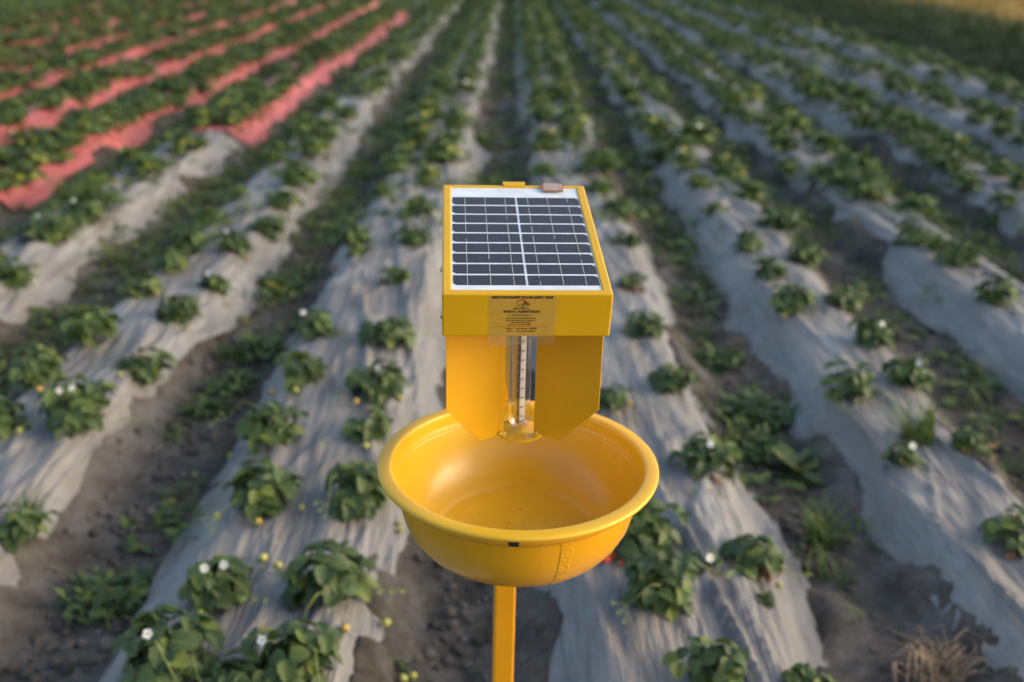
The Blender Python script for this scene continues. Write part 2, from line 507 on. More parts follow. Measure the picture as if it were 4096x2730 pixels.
gz = gz - 0.15 * sstep((Y - 60) / 200)
ny, nx = X.shape
idx = np.arange(ny * nx).reshape(ny, nx)
fc = np.stack([idx[:-1, :-1], idx[:-1, 1:], idx[1:, 1:], idx[1:, :-1]], -1).reshape(-1, 4)
me = raw_mesh('ground', np.stack([X, Y, gz], -1).reshape(-1, 3), fc, [M_soil])
tag(link('ground', me), kind='structure')

# ------------------------------------------------------------------ mulch sheets, one per bed
for bi, (cx, hw, y0, y1, colr, words_) in enumerate(BEDS):
    near = abs(cx) < 3
    ncr = 60 if near else 26
    step0 = 0.018 if near else 0.05
    yy = [y0]
    while yy[-1] < y1: yy.append(yy[-1] + step0 * max(1, yy[-1] / 2.6) ** (1.25))
    yy = np.array(yy)
    t = np.linspace(0, 1, ncr)
    L = edge_l(bi, yy); Rr = edge_r(bi, yy)
    # fine ragged hem
    if near:
        L = L + 0.012 * fbm(yy * 9, yy * 0 + bi, 91, 2); Rr = Rr + 0.016 * fbm(yy * 11, yy * 0 + bi, 93, 2)
    endr = sstep((yy - y0) / 0.3)[:, None] * sstep((y1 - yy) / 0.3)[:, None]
    xx = L[:, None] + (Rr - L)[:, None] * t[None, :]
    Yg = np.repeat(yy[:, None], ncr, 1)
    # folds: long ones along the bed, oblique ones towards the hem
    d = np.minimum(xx - L[:, None], Rr[:, None] - xx)
    k = 1.0 if near else 1.3
    wr = 0.012 * k * fbm(xx * 10 + Yg * 1.3, Yg * 0.9, 101 + bi, 3)
    def crease(px, py, sd):
        return sstep(1 - np.abs(vnoise(px, py, sd)) / 0.16)
    amp = 0.5 + sstep(0.5 + 1.6 * vnoise(xx * 1.5, Yg * 0.8, 121 + bi))
    wr += 0.015 * k * amp * crease(xx * 6.5 + Yg * 0.9, Yg * 0.55, 131 + bi)
    wr += 0.009 * k * amp * crease(xx * 8 - Yg * 2.6, Yg * 1.1, 141 + bi)
    wr += 0.008 * k * amp * crease(xx * 15 + Yg * 2.0, Yg * 1.3, 145 + bi)
    wr += 0.022 * sstep(1 - d / 0.17) * fbm(xx * 3, Yg * 6.0, 151 + bi, 2)
    zz = base_z(xx, Yg) + 0.010 + wr
    hem = sstep(1 - d / 0.03)
    zz = zz - 0.012 * hem * (fbm(xx * 0, Yg * 3, 171 + bi, 2) < 0.25)
    zz = zz + 0.0015 * Yg * sstep(d / 0.1)
    ny, nx = xx.shape
    idx = np.arange(ny * nx).reshape(ny, nx)
    fc = np.stack([idx[:-1, :-1], idx[:-1, 1:], idx[1:, 1:], idx[1:, :-1]], -1).reshape(-1, 4)
    me = raw_mesh('mulch_sheet', np.stack([xx, Yg, zz], -1).reshape(-1, 3), fc, [M_red if colr == 'red' else M_grey])
    o = link('mulch_sheet', me)
    cword = 'faded red' if colr == 'red' else 'wrinkled silver grey'
    extra = ' beyond grey' if (cx == -2.70 and colr == 'red') else ''
    tag(o, f'{cword} plastic mulch sheet on {words_}{extra}', 'mulch sheet', 'plastic mulch sheets over the raised beds')


# ------------------------------------------------------------------ the light trap
trap = empty('solar_light_trap', (-0.0292, 1.4346, 0.0), (0, R(1.3), R(3.4)))
tag(trap, 'yellow solar insect light trap on a pole with bowl below its panel', 'light trap')
AY = -0.215                                   # local y of the lamp axis, the pole stands at 0
RIM, DISC, BOXZ = 1.103, 1.150, 1.3895

# pole
p = MB(); p.box(-0.018, 0.018, -0.018, 0.018, -0.25, 1.425)
p.build('pole', M_pole, trap, bevel=0.0035, seg=3)

# bowl
prof = [(0, -0.127), (0.085, -0.127), (0.106, -0.1263), (0.123, -0.1222), (0.138, -0.1125), (0.150, -0.0975), (0.1600, -0.0775), (0.1665, -0.0520), (0.1698, -0.0310),
        (0.1703, -0.0265), (0.1745, -0.0257), (0.1762, -0.0243), (0.1785, -0.0075), (0.1810, -0.0062), (0.1890, -0.0072), (0.1925, -0.0075), (0.1945, -0.0062), (0.1952, -0.0040), (0.1948, -0.0018), (0.1935, -0.0006), (0.1910, 0.0000), (0.1850, 0.0004), (0.1795, 0.0004), (0.1768, -0.0002), (0.1755, -0.0016), (0.1748, -0.0050),
        (0.1735, -0.0160), (0.1729, -0.0195), (0.1721, -0.0212), (0.1714, -0.0238), (0.1696, -0.0300), (0.1640, -0.0500), (0.1555, -0.0740), (0.1440, -0.0920), (0.1310, -0.1035), (0.1185, -0.1085), (0.1145, -0.1103), (0.1120, -0.1128), (0.1085, -0.1140), (0.050, -0.1150), (0, -0.1152)]
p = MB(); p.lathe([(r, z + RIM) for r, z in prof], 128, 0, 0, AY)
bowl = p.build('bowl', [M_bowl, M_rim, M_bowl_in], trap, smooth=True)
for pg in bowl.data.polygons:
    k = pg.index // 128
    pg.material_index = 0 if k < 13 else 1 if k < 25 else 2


def patch(a0, a1, zs, name, mats, parent, off=0.0006, n=24, disp=None):
    """thin patch hugging the outside of the bowl between two angles (0 faces the camera)"""
    out = [q for q in prof[:14]]
    zz = [q[1] for q in out]; rr = [q[0] for q in out]
    vs = []; fs = []
    for i, z in enumerate(zs):
        r0 = float(np.interp(z, zz, rr))
        for k in range(n + 1):
            a = a0 + (a1 - a0) * k / n
            o_ = off + (disp(a, z) if disp else 0)
            edge = i in (0, len(zs) - 1) or k in (0, n)
            if edge: o_ = 0.0001
            vs.append(((r0 + o_) * math.sin(a), AY - (r0 + o_) * math.cos(a), z + RIM))
    for i in range(len(zs) - 1):
        for k in range(n):
            q = i * (n + 1) + k
            fs.append((q, q + 1, q + n + 2, q + n + 1))
    b = MB(); b.add(vs, fs)
    return b.build(name, mats, parent, smooth=True)


def worm(a, z):
    x = a * 0.165
    return 0.00045 * float(np.clip(1.3 - abs(fbm(np.array([x * 330.]), np.array([z * 330.]), 5, 2)[0]) * 7, 0, 1))


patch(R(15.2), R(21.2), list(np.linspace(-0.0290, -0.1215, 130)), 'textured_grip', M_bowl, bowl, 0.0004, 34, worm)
patch(R(-7.6), R(-3.0), [-0.0150, -0.0154, -0.020, -0.0238, -0.0242], 'paint_chip', M_black, bowl, 0.0016, 8)
# band of tape under the rim
p = MB(); p.lathe([(0.1735, -0.0254 + RIM), (0.1768, -0.0246 + RIM), (0.1790, -0.0078 + RIM), (0.177, -0.0070 + RIM)], 96, 0, 0, AY)
p.build('rim_band', M_band, bowl, smooth=True)
# specks lying in the bowl
sp = MB()
for k in range(16):
    a = random.uniform(0, 6.28); r_ = random.uniform(0.01, 0.085); s = random.uniform(0.0004, 0.0010)
    sp.box(-s, s, -s * 0.7, s * 0.7, 0, s, 0, Matrix.Translation((r_ * math.cos(a), AY + r_ * math.sin(a), RIM - 0.1148)) @ Matrix.Rotation(a * 3, 4, 'Z'))
for a, r_, s in ((R(-62), 0.085, 0.0016), (R(-60), 0.089, 0.001), (R(-35), 0.090, 0.0012), (R(-80), 0.05, 0.0008)):
    sp.box(-s, s, -s * 0.7, s * 0.7, 0, s, 0, Matrix.Translation((r_ * math.cos(a), AY + r_ * math.sin(a), RIM - 0.1148)) @ Matrix.Rotation(a * 3, 4, 'Z'))
tag(sp.build('specks', M_brown, bowl), kind='stuff')

# bowl bracket and screws at the pole
p = MB()
p.box(-0.017, 0.017, AY + 0.196, -0.0185, RIM - 0.012, RIM + 0.030)
p.box(-0.017, 0.017, AY + 0.168, AY + 0.196, RIM + 0.0012, RIM + 0.0035)
p.build('bowl_bracket', M_pole, trap, bevel=0.001)


def screw(parent, loc, axis):
    b = MB(); b.lathe([(0, 0.0035), (0.0025, 0.0032), (0.0042, 0.0018), (0.0046, 0), (0.0046, -0.0005)], 14)
    o = b.build('screw', M_steel, parent, smooth=True, loc=loc)
    o.rotation_euler = Vector(axis).to_track_quat('Z', 'Y').to_euler()
    return o


screw(trap, (0.0, AY + 0.180, RIM + 0.0038), (0, 0, 1))

# base disc under the tube
p = MB(); p.lathe([(0, DISC), (0.0315, DISC), (0.0328, DISC - 0.0006), (0.0328, DISC - 0.0022), (0.0315, DISC - 0.0026), (0, DISC - 0.0026)], 48, 0, 0, AY)
p.build('base_disc', M_paint, trap, smooth=False)
o = trap.children[-1]


# vanes: three radial sheets, two towards the camera and one towards the pole
def vane(ang, name, fold):
    rad = Vector((math.sin(R(ang)), -math.cos(R(ang)), 0)); up = Vector((0, 0, 1)); nrm = rad.cross(up)
    if ang > 90: nrm = -nrm
    o0 = Vector((0, AY, 0))
    top = BOXZ - 0.036

    def topz(r): # underside of the tilted housing
        y = (rad * r).y
        return BOXZ - 0.0568 + (y + 0.118 - 0.011) * math.tan(R(10.9)) + 0.004
    b = MB()
    rin, rmid, rout = 0.0225, 0.063, 0.115
    if ang > 90: rin, rmid, rout = 0.018, 0.06, 0.150
    if fold:
        rf = 0.0375
        poly = [(rf, DISC + 0.0005), (rmid, DISC + 0.0005), (rout, DISC + 0.058), (rout, topz(rout)), (rf, topz(rf))]
        b.prism(poly, 0.0012, o0, rad, up, nrm)
        # folded lip: a narrow bevel then a strip set a few millimetres back
        s = fold
        a_ = o0 + rad * rf; b_ = o0 + rad * (rf - 0.0055) + nrm * s * 0.0035; c_ = o0 + rad * rin + nrm * s * 0.0035
        for q0, q1, r0, r1 in ((a_, b_, rf, rf - 0.0055), (b_, c_, rf - 0.0055, rin)):
            z0 = Vector((0, 0, DISC + 0.0005))
            vs = [q0 + z0, q1 + z0, q1 + Vector((0, 0, topz(r1))), q0 + Vector((0, 0, topz(r0)))]
            vs2 = [v + nrm * 0.0012 for v in vs]
            b.add(vs + vs2, [(3, 2, 1, 0), (4, 5, 6, 7), (0, 1, 5, 4), (1, 2, 6, 5), (2, 3, 7, 6), (3, 0, 4, 7)])
    else:
        poly = [(rin, DISC + 0.0005), (rmid, DISC + 0.0005), (rout, DISC + 0.058), (rout, topz(rout)), (rin, topz(rin))]
        b.prism(poly, 0.0012, o0, rad, up, nrm)
    return b.build(name, M_vane, trap, bevel=0.0004, seg=1)


vane(-60, 'vane', 1.0)
vane(60, 'vane', 0)
vane(187, 'vane', 0)
# weld beads where the front vanes meet the disc
for sx_ in (-1, 1):
    b = MB()
    for k in range(9):
        c = Vector((sx_ * (0.0245 + 0.004 * random.uniform(-1, 1)), AY - 0.0150 + 0.003 * random.uniform(-1, 1), DISC + random.uniform(0, 0.003)))
        s = random.uniform(0.0015, 0.003)
        bm = bmesh.new(); bmesh.ops.create_icosphere(bm, subdivisions=1, radius=s)
        b.add([c + v.co for v in bm.verts], [[v.index for v in f.verts] for f in bm.faces]); bm.free()
    b.build('weld_bead', M_weld, trap, smooth=True)

# glass tube with the LED bar
TB = DISC + 0.0015
tp = [(0.0145 * math.cos(R(a)), TB + 0.0145 - 0.0145 * math.sin(R(a))) for a in range(90, -1, -10)]
tp = [(0.0, TB)] + tp[1:] + [(0.0145, BOXZ - 0.032)]
p = MB(); p.lathe(tp, 40, 0, 0, AY)
tube = p.build('glass_tube', M_glass, trap, smooth=True)
bar_rot = Matrix.Translation((0.0012, AY, 0)) @ Matrix.Rotation(R(24), 4, 'Z')
zb, zt = TB + 0.0085, BOXZ - 0.034
p = MB(); p.box(-0.0042, 0.0042, -0.0035, 0.0035, zb, zt, 0, bar_rot)
bar = p.build('led_bar', M_brown, trap, bevel=0.0003, seg=1)
p = MB(); p.box(-0.0040, 0.0040, -0.0047, -0.0036, zb + 0.0005, zt, 0, bar_rot)
p.build('led_strip', M_ledboard, bar, bevel=0.0002, seg=1)
for k in range(9):
    z = zb + 0.0135 + k * 0.0138
    b = MB(); b.box(-0.0012, 0.0019, -0.0056, -0.00475, z - 0.0010, z + 0.0010, 0, bar_rot)
    b.box(-0.0020, -0.00125, -0.0054, -0.00475, z - 0.0012, z + 0.0010, 1, bar_rot)
    b.box(-0.0049, -0.0043, 0.0004, 0.0020, z - 0.006, z - 0.004, 2, bar_rot)
    b.build('led', [M_led, M_ledpad, M_ledboard], bar)
b = MB()
for x0, z in ((-0.0034, 0.0065), (0.0010, 0.0075)):
    b.box(x0, x0 + 0.0022, -0.0053, -0.0047, zb + z - 0.003, zb + z, 0, bar_rot)
for x0, z in ((-0.002, 0.0015), (0.001, 0.0025), (0.0028, 0.001)):
    b.box(x0, x0 + 0.0016, -0.0056, -0.0047, zb + z - 0.001, zb + z + 0.0006, 1, bar_rot)
b.build('solder_pad', [M_ledpad, M_steel], bar)

# housing: a shallow tilted box, local frame hx (right), hy (along the slope), hz (out of the panel)
W, LN, HH, PT = 0.2026, 0.309, 0.0598, 10.9
HM = Matrix.Translation((-0.0029, AY - 0.118, BOXZ)) @ Matrix.Rotation(R(PT), 4, 'X')
house = empty('housing', (0, 0, 0)); house.parent = trap; house.matrix_local = HM
LIP_L, LIP_F, LIP_B, LIP_R = 0.0118, 0.0108, 0.0080, 0.0126
t_ = 0.0012
p = MB()
p.box(-W / 2, W / 2, 0, t_, -HH, 0)                                   # front
p.box(-W / 2, W / 2, LN - t_, LN, -HH, 0)                             # rear
p.box(-W / 2, -W / 2 + t_, t_, LN - t_, -HH, 0)                       # sides
p.box(W / 2 - t_, W / 2, t_, LN - t_, -HH, 0)
bpy.data.objects.remove(house)


def part(mb, name, mats, **kw):
    o = mb.build(name, mats, trap, **kw); o.matrix_local = HM
    return o


# shell with a rounded lip: outer profile swept as one solid frame
v = []; f = []
x0, x1 = -W / 2, W / 2
outer = [(x0, 0), (x1, 0), (x1, LN), (x0, LN)]
inner = [(x0 + LIP_L, LIP_F), (x1 - LIP_R, LIP_F), (x1 - LIP_R, LN - LIP_B), (x0 + LIP_L, LN - LIP_B)]
for (px, py) in outer: v.append((px, py, -HH))
for (px, py) in outer: v.append((px, py, 0))
for (px, py) in inner: v.append((px, py, 0))
for (px, py) in inner: v.append((px, py, -0.004))
for i in range(4):
    j = (i + 1) % 4
    f += [(i, j, 4 + j, 4 + i), (4 + i, 4 + j, 8 + j, 8 + i), (8 + i, 8 + j, 12 + j, 12 + i)]
f.append((3, 2, 1, 0))
b = MB(); b.add(v, f)
housing = part(b, 'housing', M_paint, bevel=0.0022, seg=3)

# solar panel
b = MB(); b.box(x0 + LIP_L - 0.001, x1 - LIP_R + 0.001, LIP_F - 0.001, LN - LIP_B + 0.001, -0.0045, -0.0016)
panel = part(b, 'solar_panel', M_white)
px0, px1 = x0 + LIP_L + 0.0018, x1 - LIP_R - 0.0006
py0, py1 = LIP_F + 0.0125, LN - LIP_B - 0.0275
midx_ = (px0 + px1) / 2 + 0.0006
ch = 9; pitch = (py1 - py0) / ch; cell_h = pitch * 0.835
lw = midx_ - 0.0016 - px0; rw = px1 - (midx_ + 0.0016)


def cell_mesh(w_, side):
    c = 0.0042
    if side < 0: poly = [(c, 0), (w_, 0), (w_, cell_h), (0, cell_h), (0, c * 1.15)]
    else: poly = [(0, 0), (w_, 0), (w_, cell_h - c * 1.15), (w_ - c, cell_h), (0, cell_h)]
    b = MB(); b.prism(poly, 0.0005, Vector((0, 0, 0)), Vector((1, 0, 0)), Vector((0, 1, 0)), Vector((0, 0, 1)))
    return b.mesh('solar_cell', M_cell)


cmL, cmR = cell_mesh(lw, -1), cell_mesh(rw, 1)
for k in range(ch):
    y = py0 + k * pitch
    link('solar_cell', cmL, panel, (px0 + random.uniform(-2, 2) * 1e-4, y, -0.00155))
    link('solar_cell', cmR, panel, (midx_ + 0.0016 + random.uniform(-2, 2) * 1e-4, y - 0.0004, -0.00155))
for sx_, w_, rel in ((px0, lw, (0.195, 0.515, 0.835)), (midx_ + 0.0016, rw, (0.165, 0.49, 0.815))):
    for q in rel:
        b = MB(); pts = []
        for k in range(ch * 3 + 1):
            pts.append((sx_ + w_ * q + random.uniform(-1, 1) * 0.00018, py0 - 0.0008 + k * (py1 - py0) / (ch * 3)))
        for (a0, b0), (a1, b1) in zip(pts[:-1], pts[1:]):
            if random.random() < 0.08: continue
            b.add([(a0 - 0.00030, b0, -0.00095), (a0 + 0.00030, b0, -0.00095), (a1 + 0.00030, b1, -0.00095), (a1 - 0.00030, b1, -0.00095)], [(0, 1, 2, 3)])
        b.build('busbar', M_trace, panel)

# rain sensor board on the rear lip
SM = Matrix.Translation((0.0545, LN - 0.0135, 0.0002)) @ Matrix.Rotation(R(-3), 4, 'Z') @ Matrix.Rotation(R(8), 4, 'X')
b = MB(); b.box(-0.0150, 0.0150, -0.0105, 0.0105, 0.0020, 0.0036, 0, SM)
sensor = part(b, 'rain_sensor', M_pcb, bevel=0.0003, seg=1)
b = MB()
b.box(-0.0125, -0.0115, -0.0075, 0.0075, 0.00365, 0.0039, 0, SM); b.box(0.0115, 0.0125, -0.0075, 0.0075, 0.00365, 0.0039, 0, SM)
for k in range(5):
    y = -0.0072 + k * 0.0036
    x_a, x_b = (-0.0115, 0.0095) if k % 2 == 0 else (-0.0095, 0.0115)
    b.box(x_a, x_b, y - 0.0007, y + 0.0007, 0.00365, 0.0039, 0, SM)
b.build('sensor_trace', M_trace, sensor)

# strap tab from the pole folded over the rear lip
b = MB()
b.box(-0.016, 0.016, LN - 0.0030, LN + 0.0060, 0.0010, 0.0026)
b.box(-0.016, 0.016, LN + 0.0040, LN + 0.0060, -0.03, 0.0010)
b.add([(-0.016, LN - 0.0030, 0.0026), (0.016, LN - 0.0030, 0.0026), (0.013, LN - 0.0062, 0.0004), (-0.013, LN - 0.0062, 0.0004), (-0.016, LN - 0.0030, 0.0012), (0.016, LN - 0.0030, 0.0012)],
      [(0, 1, 2, 3), (3, 2, 5, 4)])
part(b, 'mounting_tab', M_paint, bevel=0.0006, seg=2)
for y, z in ((0.010, -0.036), (0.085, -0.014)):
    o = screw(trap, (0, 0, 0), (-1, 0, 0))
    o.matrix_local = HM @ Matrix.Translation((x0 + 0.0012, y, z)) @ Matrix.Rotation(R(-90), 4, 'Y')

# printed label: clear film over the front plate, hanging below its lower edge
LX = -0.0058
b = MB()
cols_, rows_ = 14, 12
xl0, xr0, xl1, xr1 = LX - 0.0404, LX + 0.0408, LX - 0.0402, LX + 0.0392
grid = []
for i in range(rows_ + 1):
    z = -0.0022 - i / rows_ * (0.0722 - 0.0022)
    for j in range(cols_ + 1):
        u = j / cols_
        t = i / rows_
        x = (xl0 + (xl1 - xl0) * t) * (1 - u) + (xr0 + (xr1 - xr0) * t) * u
        zz = z + (0.0012 * u if i == rows_ else 0)
        out = -0.0005 - (0.0016 * math.sin(u * 7) * max(0, (-z - HH)) / 0.014 if -z > HH else 0)
        grid.append((x, out, zz))
for i in range(rows_):
    for j in range(cols_):
        q = i * (cols_ + 1) + j
        b.add([grid[q], grid[q + 1], grid[q + cols_ + 2], grid[q + cols_ + 1]], [(0, 1, 2, 3)])
sticker = part(b, 'printed_label', M_film, smooth=True)

SXM = 0.0499e-3; SZM = 0.0588e-3


def lab(xz, yz): # a point of the label drawing to the front plate
    return (LX + (xz - 1095) * SXM, -(yz - 152) * SZM)


def lettering(txt, xc, yc, wid, hgt, mat, bold=0.0, italic=0.0):
    cu = bpy.data.curves.new('lettering', 'FONT'); cu.body = txt; cu.size = 1; cu.align_x = 'CENTER'; cu.align_y = 'CENTER'; cu.offset = bold; cu.shear = italic
    cu.resolution_u = 3
    ob = bpy.data.objects.new('lettering', cu); COL.objects.link(ob)
    dg = bpy.context.evaluated_depsgraph_get()
    me = bpy.data.meshes.new_from_object(ob.evaluated_get(dg))
    bpy.data.objects.remove(ob)
    co = np.zeros(len(me.vertices) * 3); me.vertices.foreach_get('co', co); co = co.reshape(-1, 3)
    mn, mx_ = co.min(0), co.max(0); c = (mn + mx_) / 2; sz = mx_ - mn
    x, z = lab(xc, yc)
    w_, h_ = wid * SXM, hgt * SZM
    new = np.stack([x + (co[:, 0] - c[0]) / sz[0] * w_, np.full(len(co), -0.00075), z + (co[:, 1] - c[1]) / sz[1] * h_], -1)
    me.vertices.foreach_set('co', new.ravel().astype(np.float32)); me.materials.clear(); me.materials.append(mat); me.update()
    return link('lettering', me, sticker)


lettering('INDO ECONOMY SOLAR LIGHT TRAP', 1095, 224, 1450, 60, M_ink, 0.045)
lettering('Mfg. & Mkt. by :', 1078, 488, 375, 44, M_ink, 0.04)
lettering('INDO AGRITECH', 1083, 556, 868, 58, M_ink2, 0.045)
lettering('An ISO 9001 : 2015 Company', 1060, 649, 415, 34, M_ink2, 0.02)
lettering('ADD : Survey No. 273/2/3, Seth Agro Ke Piche,', 1070, 722, 710, 35, M_ink, 0.045)
lettering('Indore - Ujjain  Road,  Gram - Tarana, Sanwer,', 1068, 771, 695, 35, M_ink, 0.045)
lettering('District -Indore ( M.P.)  453551', 1065, 820, 465, 33, M_ink, 0.045)
lettering('Customer Care No. 08770480898', 1037, 868, 535, 32, M_inkred, 0.035)
lettering('Quantity   :   1 Nos   Batch no. :  IA/05/2023', 1087, 963, 740, 37, M_ink, 0.045)
lettering('MRP Rs.     :   3500 /-  ( Incl. of all Taxes )', 1085, 1026, 675, 37, M_ink, 0.045)
lettering('I', 1147, 342, 26, 66, M_ink, 0.03)
lettering('ndo', 1203, 358, 88, 40, M_ink, 0.02)
lettering('A', 1101, 380, 42, 74, M_ink, 0.03)
lettering('gritech', 1197, 402, 155, 44, M_ink, 0.02)


def ribbon(name, pts, wds, mat, yoff=-0.00070):
    b = MB(); vs = []
    for i, (px, py) in enumerate(pts):
        ax, ay = pts[max(i - 1, 0)]; bx, by = pts[min(i + 1, len(pts) - 1)]
        dx, dy = bx - ax, by - ay; q = math.hypot(dx, dy) or 1; nx_, ny_ = -dy / q, dx / q
        for s in (-0.5, 0.5):
            X_, Z_ = lab(px + nx_ * wds[i] * s, py + ny_ * wds[i] * s); vs.append((X_, yoff, Z_))
    b.add(vs, [(2 * i, 2 * i + 1, 2 * i + 3, 2 * i + 2) for i in range(len(pts) - 1)])
    return b.build(name, mat, sticker)


arc = [(1082 + 134 * math.cos(R(a)), 402 - 116 * math.sin(R(a))) for a in range(176, -20, -7)]
ribbon('emblem_arc', arc, [10 + 18 * math.sin(math.pi * i / (len(arc) - 1)) for i in range(len(arc))], M_inkorange)
sw = [(945 + t * 260, 432 - 26 * math.sin(t * 5.2) * (1 - 0.4 * t) + 18 * t) for t in np.linspace(0, 1, 18)]
ribbon('emblem_swoosh', sw, [4 + 22 * math.sin(math.pi * min(1, i / 17)) for i in range(18)], M_inkgreen, -0.00078)
for a in (18, 42, 66, 88):
    ribbon('emblem_ear', [(1010 + 12 * math.cos(R(a)), 402 - 10 * math.sin(R(a))), (1012 + 50 * math.cos(R(a)), 402 - 48 * math.sin(R(a)))], [9, 3], M_inkfaint)
ribbon('rule_line', [(470, 916), (1080, 920), (1692, 925)], [5, 6, 5], M_inkred)
ov = []
for k in range(41):
    a = 2 * math.pi * k / 40
    cxx = 1057 + (256 if math.cos(a) > 1e-9 else -256 if math.cos(a) < -1e-9 else 0)
    ov.append((cxx + 31 * math.cos(a), 647 - 28 * math.sin(a)))
ribbon('oval_outline', ov, [4.5] * 41, M_ink2)

# ------------------------------------------------------------------ strawberry plants
def leaflet_grid(L, Wd, fold, droop, rows=8, rs=random):
    """rows x 5 points, base at the origin, along +x; returns verts, quads, uvs"""
    vs = []; uv = []
    for i in range(rows + 1):
        t = i / rows
        hw = Wd * 0.5 * (max(0.0, math.sin(math.pi * (t ** 0.80) * 0.97 + 0.03)) ** 0.62)
        if i == 0: hw = Wd * 0.05
        if i == rows: hw = Wd * 0.10
        tooth = 1.07 if i % 2 else 0.93
        for s in (-1, -0.5, 0, 0.5, 1):
            w_ = hw * s * (tooth if abs(s) == 1 else 1)
            sag = 0.09 * L * (1 if i % 2 else -1) * (0.5 if abs(s) == 0.5 else 0) * 0.4
            z = abs(s) * hw * fold - droop * L * t * t + sag - 0.18 * hw * fold * (abs(s) ** 3)
            vs.append((L * t + (0.03 * L if abs(s) == 1 and i % 2 else 0), w_, z)); uv.append((t, s))
    fs = [(i * 5 + k, (i + 1) * 5 + k, (i + 1) * 5 + k + 1, i * 5 + k + 1) for i in range(rows) for k in range(4)]
    return vs, fs, uv


def leaf_mesh(incl, plen, size, rs):
    """a whole trifoliate leaf: stalk from the origin leaning along +x, three leaflets at its end"""
    V = []; F = []; MI = []; UV = []
    # stalk
    mb = MB(); pts = []
    for k in range(5):
        t = k / 4
        a = R(90 - incl * (0.55 + 0.45 * t))
        if k == 0: pts.append(Vector((0, 0, 0)))
        else: pts.append(pts[-1] + Vector((math.cos(a), 0.04 * math.sin(t * 3), math.sin(a))) * plen / 4)
    mb.tube(pts, [0.0017, 0.0016, 0.0015, 0.0013, 0.0012], 5, 0)
    V += mb.v; F += [(*f, f[0])[:4] if len(f) == 3 else f for f in mb.f if len(f) == 4]; MI += [1] * len([f for f in mb.f if len(f) == 4]); UV += [(0, 0.5)] * len(mb.v)
    end = pts[-1]
    tilt = R(rs.uniform(-5, 18) + incl * 0.28)
    for ang, k in ((0, 1.0), (rs.uniform(88, 105), 0.92), (-rs.uniform(88, 105), 0.92)):
        L = size * k * rs.uniform(0.93, 1.07); Wd = L * rs.uniform(0.82, 0.98)
        vs, fs, uv = leaflet_grid(L, Wd, rs.uniform(0.30, 0.75), rs.uniform(0.05, 0.40), 8, rs)
        m = Matrix.Translation(end) @ Matrix.Rotation(tilt, 4, 'Y') @ Matrix.Rotation(R(ang), 4, 'Z') @ Matrix.Rotation(R(rs.uniform(-14, 14)), 4, 'X') @ Matrix.Translation((0.004, 0, 0))
        o = len(V); V += [tuple(m @ Vector(q)) for q in vs]; F += [tuple(i + o for i in q) for q in fs]; MI += [0] * len(fs); UV += uv
    return raw_mesh('leaf', np.array(V), np.array(F), [M_leaf, M_stem], MI, np.array(UV, float))


rs = random.Random(3)
LEAVES = [leaf_mesh(inc, pl, sz, rs) for inc, pl, sz in
          ((8, 0.105, 0.050), (18, 0.110, 0.056), (28, 0.105, 0.058), (38, 0.100, 0.060), (48, 0.095, 0.058), (58, 0.085, 0.054), (66, 0.080, 0.050), (72, 0.070, 0.046), (33, 0.125, 0.052), (52, 0.115, 0.050))]


def flower_mesh():
    b = MB()
    for k in range(5):
        a = R(72 * k); c, s = math.cos(a), math.sin(a)
        loc = [(0.002, 0), (0.006, 0.0055), (0.012, 0.0062), (0.0150, 0.0), (0.012, -0.0062), (0.006, -0.0055)]
        b.add([(x * c - y * s, x * s + y * c, 0.0015 + 0.0035 * (x / 0.015) ** 2) for x, y in loc], [(0, 1, 2, 3), (0, 3, 4, 5)], 0)
    b.lathe([(0.0052, 0.001), (0.0045, 0.004), (0, 0.0058)], 8, 1)
    b.tube([(0, 0, 0.001), (0.004, 0.002, -0.03), (0.012, 0.004, -0.07)], 0.0010, 4, 2)
    return b.mesh('flower', [M_petal, M_yolk, M_stem], True)


def berry_mesh(mat):
    b = MB(); b.lathe([(0, -0.013), (0.0045, -0.0115), (0.0085, -0.006), (0.0100, 0.000), (0.0085, 0.0065), (0.004, 0.0095), (0, 0.0100)], 10, 0)
    for k in range(5):
        a = R(72 * k); c, s = math.cos(a), math.sin(a)
        b.add([(x * c - y * s, x * s + y * c, z) for x, y, z in ((0.001, 0.002, 0.0105), (0.010, 0.0, 0.0085), (0.001, -0.002, 0.0105))], [(0, 1, 2)], 1)
    b.tube([(0, 0, 0.010), (0.002, 0.003, 0.025), (0.010, 0.010, 0.045)], 0.0009, 4, 1)
    return b.mesh('berry', [mat, M_stem], True)


FLOWER = flower_mesh()
BERRY = [berry_mesh(M_unripe), berry_mesh(M_turning), berry_mesh(M_ripe)]
# withered leaf: a curled three-lobed scrap
vs = []; fs = []
for a in (0, 100, -100):
    g_, f_, _ = leaflet_grid(0.035, 0.026, 0.9, 0.6, 5)
    m = Matrix.Rotation(R(a), 4, 'Z'); o_ = len(vs); vs += [tuple(m @ Vector(q)) for q in g_]; fs += [tuple(i + o_ for i in q) for q in f_]
DEAD = raw_mesh('withered_leaf', np.array(vs), np.array(fs), [M_dead])


